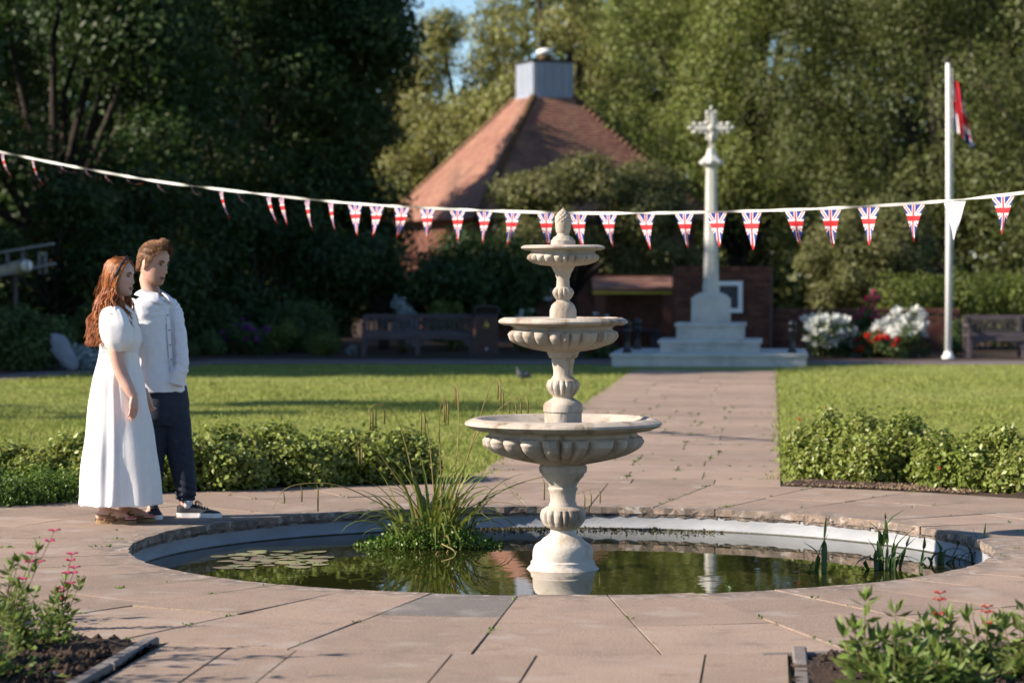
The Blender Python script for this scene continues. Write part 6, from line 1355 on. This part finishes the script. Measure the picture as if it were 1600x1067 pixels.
def sneaker(origin, yaw, L=.292):
    R = Matrix.Rotation(yaw, 3, 'Z'); o3 = Vector(origin)
    def outline(t): return np.interp(t, [0, .04, .12, .3, .5, .7, .85, .95, 1], [.012, .030, .038, .036, .038, .047, .044, .028, .008])
    def cl(t): return .006 * math.sin(t * 3.1)
    n = 28; top = MB(); V = []; seg = 20
    for i in range(n):
        t = i / (n - 1); x = (t - .18) * L; w_ = outline(t) * .97; h = np.interp(t, [0, .08, .2, .34, .45, .6, .8, .93, 1], [.062, .082, .085, .080, .074, .056, .042, .034, .020])
        for k in range(seg):
            a = math.pi * k / (seg - 1); y = w_ * math.cos(a); z = .024 + (h - .024 + .012) * math.sin(a) ** .75 - .008; V.append(o3 + R @ Vector((x, y + cl(t), z)))
    top.add(V, [(i * seg + k, i * seg + k + 1, (i + 1) * seg + k + 1, (i + 1) * seg + k) for i in range(n - 1) for k in range(seg - 1)] + [tuple(range(seg)), tuple((n - 1) * seg + k for k in range(seg - 1, -1, -1))], True)
    sh_ = top.build('sneaker', M_['shoe'], man); sl_ = MB(); m = 48; poly = []
    for i in range(m):
        s_ = i / m; t = (1 - math.cos(s_ * 2 * math.pi)) / 2; w_ = (outline(t) + .0035) * (1 if s_ < .5 else -1); poly.append(o3 + R @ Vector(((t - .18) * (L + .006) - .002, w_ + cl(t), 0)))
    V = [(p.x, p.y, z) for z in (.0, .006, .024, .029) for p in poly]; c4 = [1, 1.0, 1.0, .97]
    sl_.add(V, [(j * m + i, j * m + (i + 1) % m, (j + 1) * m + (i + 1) % m, (j + 1) * m + i) for j in range(3) for i in range(m)] + [tuple(range(m - 1, -1, -1)), tuple(3 * m + i for i in range(m))]); sl_.build('sole', M_['sole'], sh_)
    lc = MB()
    for j in range(5):
        t = .42 + j * .065; h = np.interp(t, [.34, .45, .6, .8], [.086, .080, .062, .047]); lc.tube([o3 + R @ Vector(((t - .18) * L, y, h + dz)) for y, dz in ((-.024, -.010), (-.012, .001), (0, .004), (.012, .001), (.024, -.010))], .0034, 6)
    b = o3 + R @ Vector(((.40 - .18) * L, 0, .09))
    for d in ((.02, .03, .006), (.02, -.03, .006), (.045, .02, -.01), (.045, -.022, -.012)): lc.tube([b, b + R @ (Vector(d) * .6 + Vector((0, 0, .012))), b + R @ Vector(d)], .0028, 6)
    lc.build('lace', M_['shoe'], sh_)
    sk = MB(); sk.lathe([(.031, .055), (.033, .085), (.034, .125)], 20, c=tuple(o3 + R @ Vector((.018, 0, 0)))); sk.build('sock', M_['sock'], sh_)
    return sh_
sneaker((mx(288), .01, .002), rad(-6)); sneaker((mx(236), .045, .002), rad(-78))

# ---------------------------------------------------------------- the woman
YW = 16.47; kw = YW / F
woman = empty('person', W(cx(190, YW), YW), ALPHA, 'woman with long auburn hair in a white puff sleeved dress and tan sandals', 'person')
wx = lambda px: (px - 190) * kw
wz = lambda py: (817 - py) * kw
WH = Matrix.Translation((wx(188.5), .0, wz(432.5))) @ Matrix.Rotation(rad(-19), 4, 'Z') @ Matrix.Rotation(rad(5), 4, 'Y'); ws = 1.0
mb = MB(); head_solid(mb, WH, ws, .9, .94)
mb.tube([WH @ Vector((-.02, 0, -.05)), WH @ Vector((-.024, 0, -.105)), Vector((wx(182), 0, wz(470))), Vector((wx(182), 0, wz(490)))], [.046, .046, .050, .065], 20)
ring_loft(mb, [(wz(474), wx(183), 0, .05, .07), (wz(484), wx(184), 0, .075, .15), (wz(510), wx(186), 0, .09, .16), (wz(548), wx(184), 0, .085, .125), (wz(590), wx(184), 0, .10, .15), (wz(640), wx(184), 0, .10, .15)], 24, 32)
AR = [(wx(180), -.165, wz(490)), (wx(187), -.19, wz(545)), (wx(196), -.195, wz(580)), (wx(209), -.21, wz(605)), (wx(217), -.215, wz(618))]
mb.tube(cr(AR, 16), list(np.interp(np.linspace(0, 1, 16), [0, .3, .5, .75, 1], [.048, .046, .042, .036, .026])), 18)
hand_solid(mb, (wx(216.5), -.215, wz(616)), (-.02, -.02, -1), (-.85, .5, 0), .165, 1, .38)
AL = [(wx(184), .165, wz(490)), (wx(186), .19, wz(550)), (wx(200), .17, wz(590)), (wx(222), .12, wz(615))]
mb.tube(cr(AL, 12), list(np.interp(np.linspace(0, 1, 12), [0, .5, 1], [.046, .038, .026])), 16)
hand_solid(mb, (wx(222), .12, wz(614)), (.2, .1, -1), (.5, .8, 0), .16, -1, .9)
for (hx, y0, ax, ay) in ((182, -.08, 165, -.06), (188, .08, 190, .09)):
    mb.tube([(wx(hx), y0, wz(640)), (wx((hx + ax) / 2), y0, wz(715)), (wx(ax), ay, wz(785)), (wx(ax), ay, wz(804))], [.085, .058, .037, .036], 16)
def foot(mb, ax, ay, yaw, z0=.022):
    R = Matrix.Rotation(yaw, 3, 'Z'); o3 = Vector((wx(ax), ay, z0)); F_ = lambda x, y, z: o3 + R @ Vector((x, y, z))
    mb.tube([F_(-.035, 0, .028), F_(.0, 0, .045), F_(.06, 0, .038), F_(.115, .002, .024), F_(.15, .003, .018)], [.026, .036, .035, .030, .018], 14); mb.ball(F_(-.03, 0, .025), (.03, .028, .026), 12, 8)
    for k, (y, L_, r_) in enumerate(((.026, .196, .012), (.010, .196, .0085), (-.004, .188, .008), (-.016, .178, .0078), (-.027, .166, .0075))): mb.tube([F_(.12, y * .9, .014), F_(L_ - .02, y, .013), F_(L_, y, .010)], [r_, r_, r_ * .8], 8)
    return F_
F1 = foot(mb, 165, -.06, rad(-9)); F2 = foot(mb, 190, .09, rad(-12))
remesh(mb, 'body', M_['skin_w'], .0042, 1, woman); face_parts(woman, WH, ws)
# dress
db = MB()
def skirt_fn(u, t):
    k = max(0, (u - .36) / .64); f = 1 + k * (.038 * math.sin(t * 7 + 1.2 + .8 * math.sin(u * 3)) + .026 * math.sin(t * 13 + 2.2) + .012 * math.sin(t * 19))
    f += .016 * math.sin(t * 37 + 2 * math.sin(t * 5)) * math.exp(-((u - .44) / .07) ** 2)
    dt = math.atan2(math.sin(t + math.pi / 2 - .12 + .05 * u), math.cos(t + math.pi / 2 - .12 + .05 * u)); f -= k * .12 * math.exp(-(dt / .055) ** 2) ; f += k * .03 * math.exp(-((dt + .12) / .10) ** 2)
    return f
def span(py, l, r_, b): return (wz(py), wx((l + r_) / 2), 0, (r_ - l) / 2 * kw, b)
ring_loft(db, [span(476, 170, 196, .075), span(482, 164, 204, .12), span(492, 160, 211, .150), span(512, 157, 216, .155), span(530, 155, 220, .150), span(541, 156, 219, .145), span(549, 156, 216, .132), span(565, 153, 217, .142), span(590, 146, 222, .168), span(625, 141, 229, .185), (span(661, 136.5, 236, .20)), span(717, 130, 244, .222), span(770, 125.5, 249.5, .24), span(788, 123.5, 250.5, .245)], 150, 144, 0, skirt_fn)
for sd in (-1, 1):
    rows_ = [(477, 180, 8, .03), (481, 181, 14, .045), (490, 183, 20, .06), (505, 186, 24.5, .075), (520, 188.5, 26, .082), (532, 191, 25, .08), (540, 193, 20.5, .070), (546, 194, 15, .056), (548, 194, 14, .053)]
    ring_loft(db, [(wz(py), wx(c), sd * (.130 + .05 * min(1, (py - 477) / 30)), h * kw, b) for py, c, h, b in rows_], 40, 72, 0, lambda u, t: 1 + (.045 * (1 - min(1, u * 2.2)) + .05 * max(0, (u - .62) / .38)) * math.sin(t * 17 + 3 * math.sin(t * 2)) + .012 * math.sin(t * 7 + u * 5))
def dr_wr(co):
    d = .003 * sinnoise(co * np.array([1, 1, .5]), 30, 14); el = np.clip((wz(548) - co[:, 2]) / .3, 0, 1); return d + el * .0015 * sinnoise(co * np.array([1, 1, .2]), 55, 15)
dress = remesh(db, 'dress', M_['dress'], .0062, 2, woman, dr_wr)
mb = MB(); V = []
for i in range(40):                                       # waist seam
    t = 2 * math.pi * i / 40; V.append(Vector((wx(186) + 30.6 * kw * math.copysign(abs(math.cos(t)) ** .87, math.cos(t)), .1335 * math.copysign(abs(math.sin(t)) ** .87, math.sin(t)), wz(548.5))))
mb.tube(V + [V[0]], .0035, 6); mb.build('waist_seam', M_['dress'], dress)
mb = MB(); mb.tube(cr([(wx(163), 0, wz(473)), (wx(172), -.07, wz(475)), (wx(184), -.098, wz(478)), (wx(200), -.075, wz(488)), (wx(211), -.035, wz(502)), (wx(214), .0, wz(508)), (wx(211), .035, wz(502)), (wx(200), .075, wz(488)), (wx(184), .098, wz(478)), (wx(172), .07, wz(475)), (wx(163), 0, wz(473))], 60), .0045, 6); mb.build('neck_ribbon', M_['band'], dress)
# sandals
for F_ in (F1, F2):
    sb = MB(); m = 40; P = []
    for i in range(m):
        s_ = i / m; t = (1 - math.cos(s_ * 2 * math.pi)) / 2; w_ = np.interp(t, [0, .05, .15, .35, .55, .75, .9, .97, 1], [.008, .024, .034, .032, .036, .044, .040, .026, .008]) * (1 if s_ < .5 else -1); P.append(((t - .22) * .262, w_))
    V = [tuple(F_(x, y, z)) for z in (-.021, .0) for x, y in P]; sb.add(V, [(i, (i + 1) % m, m + (i + 1) % m, m + i) for i in range(m)] + [tuple(range(m - 1, -1, -1)), tuple(m + i for i in range(m))]); sd_ = sb.build('sandal', M_['cork'], woman)
    for (x0, x1, hh) in ((.034, .078, .060), (.096, .140, .042)):
        st = MB(); V = []; nn = 12
        for i in range(nn + 1):
            a = math.pi * i / nn; y = .041 * math.cos(a); z = -.006 + hh * math.sin(a) ** .8
            for x in (x0 + .004 * math.sin(a), x1): V.append(F_(x, y, z + (.0 if x == x0 else -.014 * math.sin(a))))
        st.add(V, [(2 * i, 2 * i + 1, 2 * i + 3, 2 * i + 2) for i in range(nn)], True); o = st.build('strap', M_['leather'], sd_); so_ = o.modifiers.new('t', 'SOLIDIFY'); so_.thickness = .004
    st = MB(); st.tube(cr([tuple(F_(.03, -.036, .03)), tuple(F_(-.02, -.036, .030)), tuple(F_(-.058, 0, .034)), tuple(F_(-.02, .036, .030)), tuple(F_(.03, .036, .03))], 20), .006, 6, flat=.5); st.tube([F_(.01, -.04, -.006), F_(.035, -.038, .03), F_(.05, -.034, .05)], .007, 6, flat=.5); st.build('heel_strap', M_['leather'], sd_)
    st = MB()
    for x, z in ((.055, .05), (.115, .034)): st.tube([F_(x - .012, -.042, z - .006), F_(x + .012, -.042, z - .006), F_(x + .012, -.038, z + .008), F_(x - .012, -.038, z + .008), F_(x - .012, -.042, z - .006)], .0025, 5)
    st.build('buckle', M_['brass'], sd_)
    nb_ = MB()
    for (y, L_) in ((.026, .196), (.010, .196), (-.004, .188), (-.016, .178), (-.027, .166)): nb_.ball(F_(L_ - .004, y, .0185), (.008, .006, .004), 8, 5)
    nb_.build('nail', M_['nail'], sd_)
# long wavy hair: locks falling from the crown over back and shoulders
hb = MB(); q = random.Random(8)
cap = MB(); nu, nv = 48, 14; V = []
def hl_w(u):
    a = abs(math.atan2(math.sin(u), math.cos(u))); return np.interp(a, [0, .5, .9, 1.15, 1.4, 1.6, 1.8, 3.2], [.60, .54, .42, .26, .0, -.32, -.6, -.7])
for j in range(nv + 1):
    for i in range(nu):
        u = 2 * math.pi * i / nu; h0 = hl_w(u); v = h0 + (.995 - h0) * j / nv; V.append(WH @ (skull(u, v, .005) * ws))
cap.add(V, [(j * nu + i, j * nu + (i + 1) % nu, (j + 1) * nu + (i + 1) % nu, (j + 1) * nu + i) for j in range(nv) for i in range(nu)], True)
for _ in range(900):
    sd = -1 if q.random() < .62 else 1; u0 = q.uniform(.0, 3.14); v0 = q.uniform(.55, .98); fr = max(0, math.cos(u0))
    p0 = skull(sd * u0, v0, .009); a1 = np.clip(u0 * .65 + 1.30, 1.40, 3.0)
    p1 = skull(sd * (u0 * .35 + a1 * .65), .34, .014 + q.uniform(0, .008)); p2 = skull(sd * a1, -.30, .016 + q.uniform(0, .012)); p3 = skull(sd * a1, -.62, .022 + q.uniform(0, .016))
    H0 = [WH @ (p * ws) for p in (p0, p1, p2, p3)]
    endz = wz(q.uniform(505, 542)) if a1 > 1.6 else wz(q.uniform(490, 512)); ex = wx(np.interp(a1, [1.4, 1.55, 1.8, 2.4, 3.0], [203, 194, 172, 152, 146]) + q.uniform(-9, 9)); ey = sd * np.interp(a1, [1.1, 1.8, 3.0], [.115, .150, .04]) + q.uniform(-.03, .03)
    if a1 > 1.6 and sd < 0: ey = -np.interp(a1, [1.6, 1.9, 2.4, 3], [.19, .15, .12, .04]) + q.uniform(-.02, .02)
    if 1.55 < a1 < 1.85: ex -= .03; endz = wz(q.uniform(478, 500)) if sd < 0 else endz
    top = H0[-1]; ph = q.uniform(0, 6.28) * .35 + a1 * 2; P = list(H0); m = 12; amp = q.uniform(.007, .013); back = (ex < wx(176))
    for j in range(1, m + 1):
        t = j / m; e = t ** 1.05; base = Vector((top.x + (ex - top.x) * e, top.y + (ey - top.y) * e, top.z + (endz - top.z) * t))
        if back: base.x -= .008 * math.sin(t * math.pi)
        w_ = math.sin(t * 11 + ph); base += Vector((amp * w_ * (.4 + t), amp * math.cos(t * 9 + ph) * (.4 + t), 0)); P.append(base)
    C = cr([tuple(p) for p in P], 28); r0 = q.uniform(.0028, .0058); hb.tube(C, [r0 * (.5 + .5 * min(1, i / 5)) * (1 - .75 * max(0, (i - 16) / 12) ** 1.5) for i in range(28)], 5, flat=.55)
for _ in range(70):                                       # fine stray hairs
    u0 = q.uniform(1.2, 3.1); sd = q.choice((-1, -1, 1)); p = WH @ (skull(sd * u0, q.uniform(-.5, .9), .02) * ws); P = [p]
    for j in range(6): p = p + Vector((q.uniform(-.018, .002), q.uniform(-.01, .01), -q.uniform(.015, .05))); P.append(p)
    hb.tube(P, .0011, 3)
hair = hb.build('hair', M_['hair_w'], woman); cap.build('hair_base', M_['hair_w'], hair)
mb = MB(); C = [WH @ (skull(a, max(-.3, .62 - .00 * a) if False else float(np.interp(abs(a), [0, .6, 1.1, 1.5], [.80, .70, .42, -.1])), .021) * ws) for a in np.linspace(-1.5, 1.5, 31)]; mb.tube(C, .0075, 8, flat=.5); mb.build('hair_band', M_['band'], woman)
